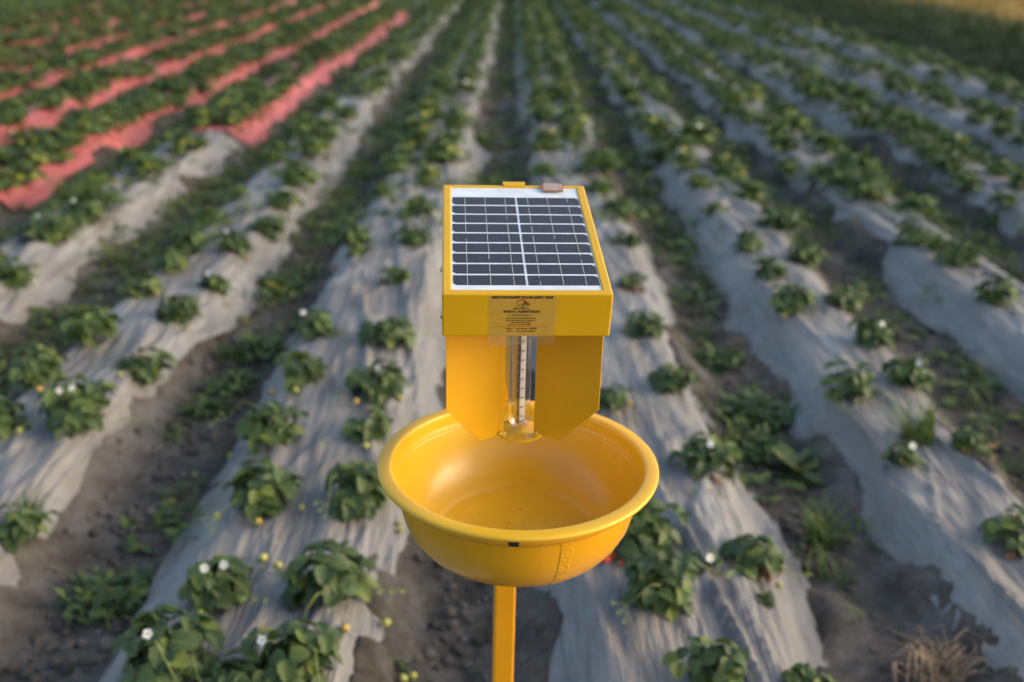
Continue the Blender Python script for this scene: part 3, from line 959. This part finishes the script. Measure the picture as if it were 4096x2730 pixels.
STALKS = []
for k in range(4):
    b = MB(); L = (0.12, 0.15, 0.17, 0.13)[k]; hh = (0.10, 0.07, 0.04, 0.12)[k]
    pts = [(L * t, 0.02 * math.sin(t * 4 + k), hh * math.sin(min(1, t * 1.15) * 2.4) * (1 if t < 0.9 else 0.9) + 0.008) for t in (0, 0.2, 0.4, 0.6, 0.8, 1.0)]
    b.tube(pts, [0.0017, 0.0016, 0.0015, 0.0013, 0.0011, 0.0009], 5, 0)
    e = Vector(pts[-1])
    for j in range(3):
        d_ = Vector((0.02 + 0.01 * j, (j - 1) * 0.022, 0.004 - 0.008 * j)); b.tube([e, e + d_ * 0.6 + Vector((0, 0, 0.004)), e + d_], 0.0008, 4, 0)
        c_ = e + d_
        for m_ in range(5):
            a = R(72 * m_); b.add([c_, c_ + Vector((0.008 * math.cos(a), 0.008 * math.sin(a), 0.003)), c_ + Vector((0.008 * math.cos(a + 0.8), 0.008 * math.sin(a + 0.8), 0.003))], [(0, 1, 2)], 0)
    STALKS.append(b.mesh('flower_stalk', M_stem, True))


def lod_plant(n_leaf, rows, rs, mat=M_leaf_far, size=0.22):
    """one mesh of a whole plant with lighter leaves, about 0.22 m across"""
    V = []; F = []
    for k in range(n_leaf):
        inc = R(rs.uniform(5, 75)) ; az = rs.uniform(0, 6.283); pl = rs.uniform(0.06, 0.12)
        end = Vector((math.sin(inc) * math.cos(az) * pl, math.sin(inc) * math.sin(az) * pl, math.cos(inc) * pl * 0.95 + 0.02))
        for a in (0, 95, -95):
            L = rs.uniform(0.040, 0.056)
            m = Matrix.Translation(end) @ Matrix.Rotation(az, 4, 'Z') @ Matrix.Rotation(inc * 0.35 + R(rs.uniform(-12, 20)), 4, 'Y') @ Matrix.Rotation(R(a + rs.uniform(-10, 10)), 4, 'Z') @ Matrix.Rotation(R(rs.uniform(-20, 20)), 4, 'X')
            h = L * 0.44
            if rows == 2: q = [(0, 0, 0), (L * 0.4, h, 0.010), (L * 0.85, h * 0.8, 0.006), (L, 0, -0.006), (L * 0.85, -h * 0.8, 0.006), (L * 0.4, -h, 0.010), (L * 0.5, 0, 0)]; fq = [(0, 6, 1), (6, 2, 1), (6, 3, 2), (6, 4, 3), (6, 5, 4), (6, 0, 5)]
            else: q = [(0, 0, 0), (L * 0.65, h, 0.008), (L, 0, -0.004), (L * 0.65, -h, 0.008)]; fq = [(0, 2, 1), (0, 3, 2)]
            o_ = len(V); V += [tuple(m @ Vector(v_)) for v_ in q]; F += [tuple(i + o_ for i in f_) for f_ in fq]
    return np.array(V), np.array(F)


LOD1 = [lod_plant(random.randint(24, 34), 2, random.Random(100 + k)) for k in range(8)]
LOD1M = [raw_mesh('strawberry_plant', v_, f_, [M_leaf_far], smooth=False) for v_, f_ in LOD1]
LOD2 = [lod_plant(22, 1, random.Random(200 + k)) for k in range(8)]

# (bed index, x, y, width, flowers, berries (unripe, turning, ripe), withered)
NEAR = [
    (0, -.769, 2.65, .27, 0, (2, 1, 0), 0), (0, -.774, 2.20, .25, 2, (1, 0, 0), 0), (0, -.808, 1.91, .30, 1, (1, 1, 0), 0), (0, -.813, 3.57, .25, 0, (1, 1, 0), 0), (0, -.856, 4.04, .23, 1, (0, 0, 0), 0),
    (0, -.844, 3.10, .26, 0, (1, 0, 0), 0), (0, -.869, 5.30, .27, 0, (0, 0, 1), 0), (0, -.877, 6.54, .18, 1, (0, 0, 0), 0), (0, -.883, 7.39, .23, 0, (0, 0, 0), 0), (0, -.640, 1.84, .20, 0, (0, 0, 0), 0),
    (0, -.475, 2.65, .27, 0, (2, 0, 0), 0), (0, -.477, 2.19, .30, 0, (1, 1, 0), 0), (0, -.523, 1.88, .28, 1, (1, 0, 0), 0), (0, -.510, 3.10, .21, 0, (1, 0, 0), 0), (0, -.516, 3.45, .25, 1, (1, 1, 0), 0),
    (0, -.534, 3.96, .23, 0, (1, 0, 0), 0), (0, -.556, 5.42, .25, 0, (0, 0, 0), 0), (0, -.586, 6.05, .24, 0, (0, 0, 0), 0), (0, -.589, 6.95, .25, 1, (0, 0, 0), 0), (0, -.294, 2.03, .09, 0, (2, 0, 0), 0), (0, -.57, 4.75, .16, 0, (0, 0, 0), 0),
    (1, .388, 2.15, .27, 0, (0, 0, 0), 0), (1, .375, 2.42, .24, 0, (1, 0, 2), 0), (1, .678, 2.36, .18, 0, (1, 0, 0), 2), (1, .633, 2.88, .23, 1, (0, 0, 0), 1), (1, .620, 3.51, .19, 0, (0, 0, 0), 0), (1, .592, 4.09, .20, 0, (0, 0, 0), 0),
    (1, .360, 3.33, .17, 0, (0, 1, 0), 0), (1, .587, 4.66, .15, 0, (0, 0, 0), 3), (1, .471, 1.87, .21, 0, (0, 0, 0), 0), (1, .685, 1.85, .14, 0, (1, 0, 0), 0), (1, .529, 2.30, .11, 1, (0, 0, 0), 0), (1, .642, 5.38, .18, 0, (0, 0, 0), 0),
    (1, .690, 6.10, .28, 0, (0, 0, 0), 0), (1, .584, 6.63, .20, 0, (0, 0, 0), 0), (1, .63, 7.30, .30, 0, (0, 0, 0), 0), (1, .70, 7.55, .30, 0, (0, 0, 0), 0), (1, .232, 7.17, .22, 0, (0, 0, 0), 0), (1, .241, 8.05, .25, 0, (0, 0, 0), 0),
    (2, 1.296, 3.47, .22, 0, (0, 0, 0), 0), (2, 1.559, 3.57, .20, 1, (0, 0, 0), 0), (2, 1.555, 3.96, .22, 1, (1, 0, 0), 0), (2, 1.318, 4.38, .23, 0, (0, 1, 0), 0), (2, 1.579, 4.47, .24, 0, (0, 0, 0), 0), (2, 1.324, 4.87, .21, 0, (0, 0, 0), 0),
    (2, 1.316, 5.34, .20, 0, (0, 0, 0), 0), (2, 1.266, 6.10, .15, 0, (0, 0, 0), 0), (2, 1.600, 5.79, .30, 0, (0, 0, 0), 0), (2, 1.595, 7.17, .28, 0, (0, 0, 0), 0), (2, 1.563, 3.02, .18, 0, (0, 0, 0), 2), (2, 1.447, 2.46, .20, 0, (0, 0, 0), 1), (2, 1.30, 2.93, .13, 1, (0, 0, 0), 0), (2, 1.58, 5.15, .24, 0, (0, 0, 0), 0), (2, 1.58, 6.5, .26, 0, (0, 0, 0), 0), (2, 1.30, 6.8, .22, 0, (0, 0, 0), 0),
    (3, 2.293, 4.47, .24, 0, (0, 0, 0), 0), (3, 2.360, 5.05, .26, 0, (0, 0, 0), 0), (3, 2.284, 5.47, .25, 0, (0, 0, 0), 0), (3, 2.311, 6.89, .30, 0, (0, 0, 0), 0), (3, 2.339, 6.50, .29, 0, (0, 0, 0), 0), (3, 2.28, 3.75, .20, 0, (0, 0, 0), 0), (3, 2.58, 6.2, .24, 0, (0, 0, 0), 0),
    (7, -1.562, 3.19, .32, 2, (1, 0, 0), 0), (7, -1.482, 3.68, .22, 0, (1, 0, 0), 0), (7, -1.831, 3.99, .32, 0, (0, 0, 0), 0), (7, -1.854, 3.57, .28, 0, (0, 1, 0), 0), (7, -1.521, 4.26, .22, 0, (1, 0, 0), 0), (7, -1.805, 4.59, .21, 0, (0, 1, 0), 0), (7, -1.482, 4.73, .21, 1, (0, 1, 0), 0),
    (7, -1.794, 5.30, .24, 0, (0, 0, 0), 0), (7, -1.79, 4.98, .22, 0, (0, 0, 0), 0), (7, -1.541, 5.34, .23, 1, (0, 1, 0), 0), (7, -1.463, 5.79, .26, 0, (0, 0, 0), 0), (7, -1.871, 5.94, .22, 0, (0, 0, 0), 0), (7, -1.496, 6.95, .28, 0, (0, 0, 0), 0), (7, -1.49, 6.35, .24, 0, (0, 0, 0), 0), (7, -1.827, 6.50, .21, 0, (0, 1, 0), 0), (7, -1.476, 2.55, .18, 0, (0, 0, 0), 0), (7, -1.84, 3.15, .24, 0, (0, 0, 0), 0),
    (8, -2.638, 5.47, .33, 1, (0, 0, 0), 0), (8, -2.590, 5.84, .31, 1, (0, 0, 0), 0), (8, -2.508, 4.76, .24, 0, (0, 0, 0), 0), (8, -2.80, 5.05, .30, 0, (0, 0, 0), 0), (8, -2.550, 6.16, .27, 0, (0, 0, 0), 0), (8, -2.644, 7.17, .32, 0, (0, 0, 0), 0), (8, -2.635, 7.96, .32, 0, (0, 0, 0), 0), (8, -2.86, 7.47, .30, 0, (0, 0, 0), 0), (8, -2.88, 6.8, .26, 0, (0, 0, 0), 0),
]
ENDS = {0: 7.6, 1: 8.2, 2: 7.3, 3: 7.0, 7: 7.1, 8: 8.1}
ALL = [dict(b=b_, x=x_, y=y_, w=w_, fl=fl, be=be, dd=dd, near=True) for b_, x_, y_, w_, fl, be, dd in NEAR]
pr = random.Random(21)
for bi, (cx, hw, y0, y1, colr, words_) in enumerate(BEDS):
    if bi == 9: start = 9.1
    else: start = ENDS.get(bi, y0 + (0.05 if bi == 10 else 0.4))
    for sgn in (-1, 1):
        y = start + pr.uniform(0.0, 0.35)
        while y < y1 - 0.3:
            if pr.random() > (0.20 if bi < 8 else 0.10) and abs(cx) < 1.0 * y + 2.5:
                ALL.append(dict(b=bi, x=cx + sgn * 0.152 + pr.gauss(0, 0.03), y=y, w=pr.uniform(0.18, 0.33) + 0.003 * y + (0.03 if colr == 'red' else 0), fl=1 if pr.random() < 0.05 else 0, be=(0, 0, 0), dd=0, near=False))
            y += pr.uniform(0.26, 0.38) if colr == 'red' else pr.uniform(0.34, 0.56)


def in_view(x, y, z=0.2, pad=0.12):
    dz = z - CAM_H
    c, s = math.cos(R(22.2)), math.sin(R(22.2))
    zc = y * c - dz * s; v_ = y * s + dz * c
    return zc > 0.3 and abs(x) / zc < 0.5143 + pad and abs(v_) / zc < 0.3427 + pad


OUT = [q for q in ALL if q['y'] > 1.7 and not in_view(q['x'], q['y'])]
ALL = [q for q in ALL if q['y'] > 1.7 and in_view(q['x'], q['y'])]
ALL.sort(key=lambda q: q['y'])


def nth(k):
    return f"{k}{'th' if 10 <= k % 100 <= 20 else {1: 'st', 2: 'nd', 3: 'rd'}.get(k % 10, 'th')}"


count = {}
for q in ALL:
    cx = BEDS[q['b']][0]
    inner = abs(q['x']) < abs(cx)
    bed_key = (cx, inner)
    count[bed_key] = count.get(bed_key, 0) + 1
    q['ord'] = count[bed_key]; q['row'] = 'inner' if inner else 'outer'

singles, rest = ALL[:300], ALL[300:]
lr = random.Random(5)
for i, q in enumerate(singles):
    x, y, w_ = q['x'], q['y'], q['w']
    z = top_z(x, y)
    if q['fl']: look = 'white flowered'
    elif q['be'][2]: look = 'red fruited'
    elif q['dd']: look = 'partly withered'
    elif sum(q['be']) > 0: look = 'fruiting'
    elif w_ >= 0.27: look = 'large bushy'
    elif w_ <= 0.17: look = 'small'
    else: look = 'green'
    label = f"{look} strawberry plant, {nth(q['ord'])} along {q['row']} row, {BEDS[q['b']][5]}"
    grp = 'strawberry plants in rows on the mulched beds'
    if y < 5.9:
        sc = w_ / 0.235
        o = empty('strawberry_plant', (x, y, z))
        nl = int(16 + 82 * w_) if w_ > 0.12 else 6
        if q['dd']: nl = int(nl * 0.7)
        for k in range(nl):
            f_ = k / nl
            mi = min(9, int(lr.random() ** 0.9 * 10))
            s = sc ** 0.85 * lr.uniform(0.55, 1.06) * (0.90 if y < 2.3 else 1.0)
            lf = link('leaf', LEAVES[mi], o, (lr.gauss(0, 0.010), lr.gauss(0, 0.010), 0.0), (R(lr.gauss(0, 11)), R(lr.gauss(0, 9)), 2.399 * k + lr.uniform(-0.5, 0.5)))
            lf.scale = (s, s, s * 1.06)
        for k in range(lr.choice((1, 2, 2, 3)) if w_ > 0.15 else 1):
            st = link('flower_stalk', STALKS[lr.randrange(4)], o, (0, 0, 0), (0, 0, lr.uniform(-3.3, 0.2))); st.scale = (sc, sc, sc)
        for k in range(q['fl']):
            a = lr.uniform(-2.6, -0.5)
            link('flower', FLOWER, o, (0.05 * sc * math.cos(a), 0.06 * sc * math.sin(a), 0.125 * sc + 0.01), (R(lr.uniform(35, 65)), R(lr.uniform(-15, 15)), lr.uniform(-0.4, 0.4))).scale = (0.80,) * 3
        for kind_, cnt in enumerate(q['be']):
            for k in range(cnt):
                a = lr.uniform(-3.0, -0.1) if kind_ < 2 else lr.uniform(-2.6, -1.9)
                r_ = (0.105 + 0.03 * lr.random()) * sc
                bx, by = r_ * math.cos(a), r_ * math.sin(a)
                hz = top_z(x + bx, y + by) - z
                br = link('berry', BERRY[kind_], o, (bx, by, hz + 0.016 + (0.02 if kind_ < 2 else 0)), (R(lr.uniform(50, 110)), 0, a + R(90)))
                s = lr.uniform(0.85, 1.2); br.scale = (s, s, s)
        for k in range(q['dd'] * 2):
            a = lr.uniform(-2.6, 0.2)
            link('withered_leaf', DEAD, o, (0.085 * sc * math.cos(a), 0.085 * sc * math.sin(a), 0.02), (lr.uniform(-0.6, 0.6), lr.uniform(-0.6, 0.6), lr.uniform(0, 6))).scale = (1.0,) * 3
    else:
        o = link('strawberry_plant', LOD1M[i % 8], None, (x, y, z - 0.01 + 0.0015 * y), (0, 0, lr.uniform(0, 6.28)))
        s = w_ / 0.235 * lr.uniform(0.9, 1.1); o.scale = (s * 1.05, s * 1.05, s * 0.95)
        for k in range(q['fl']):
            a = lr.uniform(-2.6, -0.5)
            fl = link('flower', FLOWER, o, (0.06 * math.cos(a), 0.07 * math.sin(a), 0.13), (R(lr.uniform(35, 60)), 0, 0)); fl.scale = (0.95,) * 3
    tag(o, label, 'strawberry plant', grp)


def join_many(name, protos, places, mats, label_kind='stuff', smooth=False):
    """places: list of (proto index, x, y, z, rot z, scale xy, scale z)"""
    Vs = []; Fs = []; off = 0
    P_ = np.array(places)
    for k, (pv, pf) in enumerate(protos):
        sel = P_[P_[:, 0].astype(int) == k]
        if not len(sel): continue
        c, s = np.cos(sel[:, 4])[:, None], np.sin(sel[:, 4])[:, None]
        vx, vy, vz = pv[None, :, 0] * sel[:, 5:6], pv[None, :, 1] * sel[:, 5:6], pv[None, :, 2] * sel[:, 6:7]
        co = np.stack([vx * c - vy * s + sel[:, 1:2], vx * s + vy * c + sel[:, 2:3], vz + sel[:, 3:4]], -1).reshape(-1, 3)
        ff = (pf[None] + (np.arange(len(sel)) * len(pv))[:, None, None]).reshape(-1, pf.shape[1]) + off
        Vs.append(co); Fs.append(ff); off += len(co)
    me = raw_mesh(name, np.concatenate(Vs), np.concatenate(Fs), mats, smooth=smooth)
    o = link(name, me); o['kind'] = label_kind
    return o


pl = [(lr.randrange(8), q['x'], q['y'], top_z(q['x'], q['y']) + 0.0012 * q['y'], lr.uniform(0, 6.28), q['w'] / 0.22 * lr.uniform(0.9, 1.15), q['w'] / 0.23 * lr.uniform(0.85, 1.1)) for q in rest + OUT]
o = join_many('distant_strawberry_plants', LOD2, pl, [M_leaf_far])
tag(o, 'rows of strawberry plants running away across the far field', 'strawberry plants')


# ------------------------------------------------------------------ weeds and grass
def tuft(n_, h, spread, rs, wid=0.004, lean=0.7, segs=3):
    V = []; F = []
    for k in range(n_):
        a = rs.uniform(0, 6.283); r0 = spread * math.sqrt(rs.random()) * 0.5; b0 = Vector((r0 * math.cos(a * 1.7), r0 * math.sin(a * 1.7), 0))
        L = h * rs.uniform(0.55, 1.15); ln = lean * rs.uniform(0.2, 1.2); dirv = Vector((math.cos(a), math.sin(a), 0)); side = Vector((-math.sin(a), math.cos(a), 0)) * wid * rs.uniform(0.6, 1.3)
        pts = []
        for i in range(segs + 1):
            t = i / segs
            pts.append(b0 + dirv * (L * ln * t * t) + Vector((0, 0, L * t * (1 - 0.35 * ln * t))))
        o_ = len(V)
        for i, p_ in enumerate(pts):
            w_ = (1 - (i / segs) ** 1.6) * 0.5 + 0.02
            V += [tuple(p_ - side * w_), tuple(p_ + side * w_)]
        F += [(o_ + 2 * i, o_ + 2 * i + 1, o_ + 2 * i + 3, o_ + 2 * i + 2) for i in range(segs)]
    return np.array(V), np.array(F)


def broadleaf(n_, size, spread, rs):
    V = []; F = []
    for k in range(n_):
        a = rs.uniform(0, 6.283); r_ = spread * math.sqrt(rs.random()); L = size * rs.uniform(0.6, 1.3)
        m = Matrix.Translation((r_ * math.cos(a), r_ * math.sin(a), rs.uniform(0.005, 0.05))) @ Matrix.Rotation(rs.uniform(0, 6.28), 4, 'Z') @ Matrix.Rotation(R(rs.uniform(-45, 15)), 4, 'Y') @ Matrix.Rotation(R(rs.uniform(-25, 25)), 4, 'X')
        h = L * 0.22
        q = [(0, 0, 0), (L * 0.45, h, 0.004), (L, 0, -0.004), (L * 0.45, -h, 0.004)]
        o_ = len(V); V += [tuple(m @ Vector(v_)) for v_ in q]; F += [(o_, o_ + 1, o_ + 2, o_ + 3)]
    return np.array(V), np.array(F)


TUFTS = [tuft(110, 0.16, 0.10, random.Random(300 + k), 0.0055, 0.9, 4) for k in range(3)]
TUFTM = [raw_mesh('grass_tuft', v_, f_, [M_grass]) for v_, f_ in TUFTS]
BROAD = [broadleaf(170, 0.055, 0.11, random.Random(320 + k)) for k in range(3)]
BROADM = [raw_mesh('weed', v_, f_, [M_weed]) for v_, f_ in BROAD]
ROSET = broadleaf(26, 0.11, 0.03, random.Random(340)); ROSETM = raw_mesh('weed', ROSET[0], ROSET[1], [M_weed])
# x, y, width, kind, label
WEEDS = [
    (-1.168, 2.38, .25, 'b', 'sparse green weed on bare soil between the two nearest beds on the red mulch side'),
    (-1.159, 4.18, .30, 'b', 'creeping weed patch in the furrow beside four fruiting strawberry plants'),
    (-1.171, 3.84, .22, 'b', 'low creeping weed hugging the hem of the grey sheet'),
    (-1.209, 3.59, .19, 'b', 'small weed patch just nearer than the creeping furrow weeds'),
    (-1.262, 5.11, .28, 'b', 'weed patch beside a fallen red berry in the furrow'),
    (0.916, 4.08, .25, 'b', 'weed patch in the furrow level with the panel front plate'),
    (0.969, 3.55, .31, 'b', 'wide dense weed patch in the furrow beside a flowering plant'),
    (0.918, 3.26, .24, 'b', 'weed patch just nearer than the wide dense one in its furrow'),
    (1.003, 3.09, .20, 'r', 'broad leaved weed with long pale leaves in the furrow'),
    (0.968, 2.65, .26, 'g', 'spreading grass clump on dark soil beside the bowl'),
    (0.709, 2.88, .17, 'g', 'upright pale grass tuft growing at the hem under a white flowered plant'),
    (1.418, 3.09, .30, 'g', 'loose long bladed grass tuft growing through the second grey sheet'),
    (0.670, 2.19, .06, 'b', 'tiny seedling on the bare soil near the grey hem'),
    (0.903, 2.22, .07, 'b', 'tiny yellow green seedling beside the dry straw clump'),
    (-3.05, 6.70, .45, 'g', 'tall grass clump before the nearest red mulch sheet'),
    (-2.75, 6.35, .35, 'g', 'tall bright grass clump among large plants on the third bed'),
    (-0.296, 8.86, .40, 'b', 'weed patch in the furrow far behind the panel'),
    (1.20, 8.0, .39, 'b', 'weed patch far up the furrow towards the grass bank'),
    (2.527, 6.70, .42, 'g', 'bright grass clump on the third bed towards the grass bank'),
    (2.36, 5.30, .28, 'g', 'grass tuft among plants of the third bed towards the grass bank'),
    (-1.48, 2.62, .20, 'g', 'grass tuft crowding the plant on the torn sheet edge'),
    (1.58, 3.00, .18, 'g', 'grass tuft around a partly withered strawberry plant'),
]
for i, (x, y, w_, k, lb) in enumerate(WEEDS):
    z = top_z(x, y) - 0.004
    if k == 'g':
        o = link('grass_tuft', TUFTM[i % 3], None, (x, y, z), (0, 0, i * 1.3)); s = w_ / 0.26; o.scale = (s, s, s)
    elif k == 'r':
        o = link('weed', ROSETM, None, (x, y, z), (0, 0, 1.0)); o.scale = (1, 1, 1)
    else:
        o = link('weed', BROADM[i % 3], None, (x, y, z), (0, 0, i * 0.9)); s = w_ / 0.25; o.scale = (s, s, max(0.6, s) * 0.9)
    tag(o, lb, 'grass tuft' if k == 'g' else 'weed')

# ground cover of weeds in the furrows: thin near, closing up with distance
fr_ = random.Random(77)
WP = [tuft(20, 0.11, 0.16, random.Random(400 + k), 0.007, 0.9, 2) for k in range(4)] + [broadleaf(26, 0.06, 0.11, random.Random(420 + k)) for k in range(4)]
pl = []
furrows = [-0.09, 0.93, 1.90, 2.89, 3.91, 4.93, 5.95, 6.4, -1.19, -2.20, -3.22, -4.28, -5.36, -6.44, -7.5, -8.6, -9.7, -11, -12]
for fx in furrows:
    y = 2.3
    while y < 34:
        dens = (0.62 if fx in (0.93, -1.19, -2.20, 1.90, 2.89) else 0.28) + 0.85 * float(sstep(np.array((y - 4.0) / 7.0))) + 0.9 * float(fbm(np.array([fx * 3.]), np.array([y * 0.5]), 201, 2)[0])
        near_pole = -0.5 < fx < 0.2 and (y < 6.0 or (y < 13 and fr_.random() < 0.5))
        if fr_.random() < dens and abs(fx) < 0.6 * y + 0.8 and not near_pole:
            xx_ = fx + fr_.gauss(0, 0.11)
            if y > 13: xx_ += fr_.gauss(0, 0.15)
            s = fr_.uniform(0.6, 1.25) * (1 + 0.02 * y)
            pl.append((fr_.randrange(8), xx_, y, top_z(xx_, y) - 0.004, fr_.uniform(0, 6.28), s, s * 0.8))
        y += 0.085 * max(1.0, y / 8)
for k in range(5200):
    y = 5.5 + 21 * fr_.random(); x = fr_.uniform(-0.6, 0.6) * y
    if x > 6.6 or fr_.random() > 0.35 + 0.9 * float(fbm(np.array([x * 0.9]), np.array([y * 0.45]), 231, 2)[0]) + 0.02 * y: continue
    s = fr_.uniform(0.45, 1.15)
    pl.append((fr_.randrange(8), x, y, top_z(x, y) + 0.0015 * y, fr_.uniform(0, 6.28), s, s * 0.8))
# thick green cover towards the far end of the field
for k in range(5200):
    y = 15 + 26 * fr_.random() ** 0.9; x = fr_.uniform(-0.62, 0.40) * y
    if x > 6.6 - 0.02 * y or (x < -2.5 and y < 26): continue
    if y < 25 and fr_.random() < 0.5: continue
    s = fr_.uniform(1.0, 2.2)
    pl.append((fr_.randrange(8), x, y, top_z(x, y), fr_.uniform(0, 6.28), s, s * 0.85))
for k in range(2200):
    y = 5 + 35 * fr_.random(); x = -10.9 - 16 * fr_.random() ** 1.3
    s = fr_.uniform(0.9, 2.0)
    pl.append((fr_.randrange(8), x, y, 0.0, fr_.uniform(0, 6.28), s, s * 0.8))
join_many('furrow_weeds', WP, pl, [M_grass])

# tall grass bank along the field edge, ripe crop beyond it
BK = [tuft(26, 0.75, 0.45, random.Random(500 + k), 0.016, 0.45, 3) for k in range(4)]
pl = []
for k in range(5200):
    y = 8 + 42 * fr_.random() ** 1.3
    x0_ = 6.55 + 0.02 * (y - 8) + fr_.gauss(0, 0.18)
    x = x0_ + 1.9 * fr_.random() ** 1.1
    if x > 0.75 * y + 1: continue
    hgt = (0.22 + 0.48 * min(1, (x - x0_) / 1.6))
    pl.append((fr_.randrange(4), x, y, 0.0, fr_.uniform(0, 6.28), fr_.uniform(0.8, 1.2), hgt * fr_.uniform(0.8, 1.25)))
join_many('bank_grass', BK, pl, [M_bank])
pl = []
for k in range(6000):
    y = 14 + 75 * fr_.random() ** 1.2
    x = 8.9 + 0.02 * y + 40 * fr_.random() ** 1.4
    if x > 0.75 * y + 3: continue
    pl.append((fr_.randrange(4), x, y, 0.0, fr_.uniform(0, 6.28), fr_.uniform(1.0, 1.8), fr_.uniform(0.45, 0.62)))
join_many('ripe_crop', BK, pl, [M_wheat])

# dry straw clump
b = MB(); sr_ = random.Random(9)
for k in range(150):
    a = sr_.uniform(-0.6, 3.6); r_ = sr_.uniform(0.03, 0.13); base = Vector((sr_.gauss(-0.01, 0.02), sr_.gauss(-0.02, 0.02), 0.005))
    h = sr_.uniform(0.02, 0.11); mid = base + Vector((r_ * 0.7 * math.cos(a), r_ * 0.7 * math.sin(a), h)); tip_ = base + Vector((r_ * math.cos(a + 0.5), r_ * math.sin(a + 0.5), h * sr_.uniform(0.1, 0.9)))
    q1 = (base + mid) / 2 + Vector((sr_.gauss(0, 0.012), sr_.gauss(0, 0.012), 0.015))
    b.tube([base, q1, mid, tip_], [0.0016, 0.0013, 0.0010, 0.0006], 4, 0)
for k in range(10):
    a = sr_.uniform(1.2, 3.4); L = sr_.uniform(0.12, 0.2)
    b.tube([(0, 0, 0.01), (L * 0.5 * math.cos(a), L * 0.5 * math.sin(a), 0.05), (L * math.cos(a + 0.15), L * math.sin(a + 0.15), 0.03)], 0.0012, 4, 0)
o = b.build('straw_clump', M_straw, None, smooth=True, loc=(1.10, 2.03, top_z(1.10, 2.03) - 0.01)); o.scale = (1.15,) * 3
tag(o, 'tangled clump of dry brown straw lying on the soil by a grey sheet', 'straw clump')

# loose berries on the ground
for x, y, k, lb in ((0.262, 2.33, 2, 'red strawberry lying on grey film just beside the bowl'), (-1.235, 5.22, 2, 'fallen red strawberry on the weedy soil of the furrow'),
                    (-0.650, 2.32, 0, 'pale unripe strawberry lying on grey film between four large plants'), (-0.70, 2.36, 0, 'yellow green strawberry below the bushy plants on the grey film')):
    o = link('strawberry', BERRY[k], None, (x, y, top_z(x, y) + 0.02), (R(95), 0.4, x * 9)); o.scale = (1.35,) * 3
    tag(o, lb, 'strawberry')

# soil clods and pale pebbles
bm = bmesh.new(); bmesh.ops.create_icosphere(bm, subdivisions=1, radius=1); ico = np.array([v_.co[:] for v_ in bm.verts]); icf = np.array([[v_.index for v_ in f_.verts] for f_ in bm.faces]); bm.free()
prot = []
for k in range(4):
    g_ = np.random.default_rng(k); prot.append((ico * (1 + 0.35 * (g_.random((len(ico), 1)) - 0.5)) * np.array([1, 0.8, 0.6]), icf))
for nm, mat, cnt, s0, s1 in (('soil_clods', M_clod, 7000, 0.005, 0.026), ('pale_pebbles', M_pebble, 420, 0.003, 0.0075)):
    pl = []
    fx = rng.choice([-0.09, -0.09, 0.93, 0.93, -1.19, -1.19, 1.9, -2.2], cnt); cy = 1.5 + 6.0 * rng.random(cnt) ** 1.6; cxx = fx + rng.normal(0, 0.12, cnt)
    ss = s0 + (s1 - s0) * rng.random(cnt) ** 2.5
    ok = cover(cxx, cy, -0.02) < 0.3
    gzz = base_z(cxx, cy) + rough_z(cxx, cy) + ss * 0.2
    pl = np.stack([rng.integers(0, 4, cnt), cxx, cy, gzz, rng.uniform(0, 6.28, cnt), ss, ss], -1)[ok]
    join_many(nm, prot, pl, [mat])

# soil showing in the planting holes of the film
dv = [(0, 0, 0.012)] + [(0.045 * (1 + 0.25 * math.sin(k * 2.3)) * math.cos(R(36 * k)), 0.045 * (1 + 0.25 * math.sin(k * 2.3)) * math.sin(R(36 * k)), -0.012) for k in range(10)]
df = [(0, 1 + k, 1 + (k + 1) % 10) for k in range(10)]
join_many('planting_soil', [(np.array(dv), np.array(df))], [(0, q['x'], q['y'], top_z(q['x'], q['y']) + 0.008, fr_.uniform(0, 6.28), fr_.uniform(0.8, 1.5), 1.0) for q in ALL if q['y'] < 8], [M_clod])
